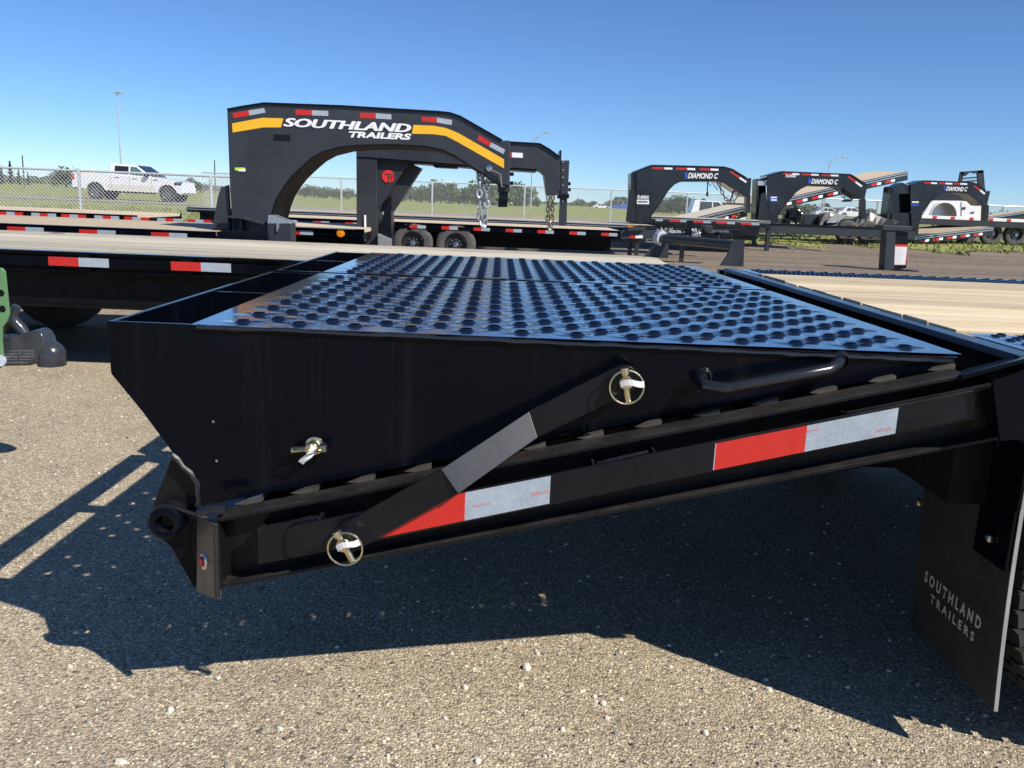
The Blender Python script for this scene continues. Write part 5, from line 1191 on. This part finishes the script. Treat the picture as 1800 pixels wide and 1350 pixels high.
# ------------------------------------------------------------------ trees
def crown(name, n, rx, rz, leaf, seed, kind, mat):
    rn = random.Random(seed); b = MB()
    cl = []
    if kind == 'bush':
        for k in range(12): cl.append((rn.gauss(0, .42)*rx, rn.gauss(0, .42)*rx, rz*(.25+.65*rn.random()), (.28+.3*rn.random())*rx))
    for k in range(n):
        if kind == 'bush':
            c = rn.choice(cl); v = Vector((rn.gauss(0, 1), rn.gauss(0, 1), rn.gauss(0, 1))).normalized()*c[3]*rn.random()**.4; p = Vector((c[0], c[1], c[2]))+v*Vector((1, 1, .8)).length/1.6
            p.z = max(.05, p.z)
        else:
            u = rn.random()**.8; rr = rx*(1-u)*(.6+.4*math.sin(u*40+rn.random()))*rn.random()**.4; a = rn.random()*6.28
            p = Vector((math.cos(a)*rr, math.sin(a)*rr, rz*(.06+.94*u)))
        a = Vector((rn.gauss(0, 1), rn.gauss(0, 1), rn.gauss(0, 1))).normalized(); c_ = a.orthogonal().normalized()*leaf*(.6+.8*rn.random()); d = a.cross(c_)*.7
        b.face([p-c_, p+d, p+c_, p-d])
    me = b.mesh(name); me.materials.append(M[mat]); return me
bush = [crown('crown', 900, 1.0, 1.25, .085, s, 'bush', 'leaf') for s in (1, 2, 3, 4)]
con = [crown('crown', 700, .55, 2.4, .09, s, 'con', 'conifer') for s in (7, 8)]
trunk = MB().tube([(0, 0, -.1), (.02, .01, .5), (0, .03, 1.0)], [.07, .05, .02], 6).tube([(0, 0, .4), (.3, .1, .8)], [.035, .012], 5).tube([(0, 0, .45), (-.3, -.1, .85)], [.035, .012], 5).mesh('trunk'); trunk.materials.append(M['bark'])
def tree(px, Y, h, con_=False, label='', group=None, wide=1.0):
    x = PY(px, 350, Y).x; t = thing('conifer_tree' if con_ else 'shrub_tree', label, 'tree', (x, Y, gz(Y)), group)
    base = 2.4 if con_ else 1.35
    h *= .85
    t.scale = (h/base*wide, h/base*wide, h/base)
    rn = random.Random(int(px)); t.rotation_euler.z = rn.random()*6.28
    for me, nm in ((rn.choice(con if con_ else bush), 'crown'), (trunk, 'trunk')):
        o = bpy.data.objects.new(nm, me); COL.objects.link(o); o.parent = t
rn = random.Random(12)
for px, h, c in ((6, 3.6, True), (22, 4.6, True), (36, 3.2, True), (52, 2.6, True)): tree(px, 150, h, c, 'small dark conifer left of the parked pickup beyond the fence', 'conifers left of the pickup')
for px, h in ((118, 3.2), (126, 3.6), (338, 2.6), (356, 1.9)): tree(px, 140, h, False, 'round shrub close to an end of the parked pickup', 'shrubs beside the pickup')
for px, h in ((535, 1.9), (553, 2.2), (574, 2.0), (596, 1.7), (612, 1.9)): tree(px, 135, h, False, 'low shrub seen through the arch of the yellow-striped gooseneck', 'shrubs behind the arch', 1.5)
for px, h in ((706, 2.2), (722, 2.6), (741, 3.0), (758, 2.4), (776, 4.0), (790, 3.6), (806, 2.6), (822, 3.2), (838, 4.0), (852, 4.4), (868, 4.2)): tree(px, 140, h, False, 'leafy shrub tree between the red badge and the hanging chains', 'shrub trees behind the chains')
for px, h in ((905, 4.4), (915, 4.0), (925, 3.4), (944, 1.6)): tree(px, 150, h, False, 'leafy shrub tree rising behind the small white hatchback', 'shrub trees behind the hatchback')
for px, h in ((1168, 1.9), (1182, 2.4), (1196, 2.6), (1206, 2.8), (1150, 1.2)): tree(px, 120, h, False, 'shrub beside the white wagon under the first gooseneck', 'shrubs beside the wagon', 1.5)
for px, h in ((1386, 2.2), (1400, 2.6), (1416, 2.4), (1432, 2.0), (1760, 2.4), (1778, 2.8), (1796, 2.5)): tree(px, 130, h, False, 'shrub seen through a gooseneck frame at the right end of the row', 'shrubs behind the right-hand row', 1.6)
def wood():
    b = MB(); rn = random.Random(21)
    for k in range(26000):
        px = rn.uniform(-150, 1950); Y = rn.uniform(300, 420); x = PY(px, 350, Y).x
        hmax = .9+.7*math.sin(px*.031)+.7*math.sin(px*.087+1)+.5*math.sin(px*.23)
        if px > 1080: hmax += 1.6
        if px < 480: hmax = hmax*.6+1.0
        z = gz(Y)+max(.6, hmax)*rn.random()**.8
        s = .5+.5*rn.random(); a = rn.random()*3.14; c, d = math.cos(a)*s, math.sin(a)*s
        b.face([(x-c, Y-d, z-s*.6), (x+c, Y+d, z-s*.3), (x+c*.6, Y+d*.6, z+s*.7), (x-c*.8, Y-d*.8, z+s*.5)])
    tag(b.build('distant_wood', 'farwood'), 'hazy band of distant trees along the far edge of the meadow', 'wood', kind='stuff')
wood()
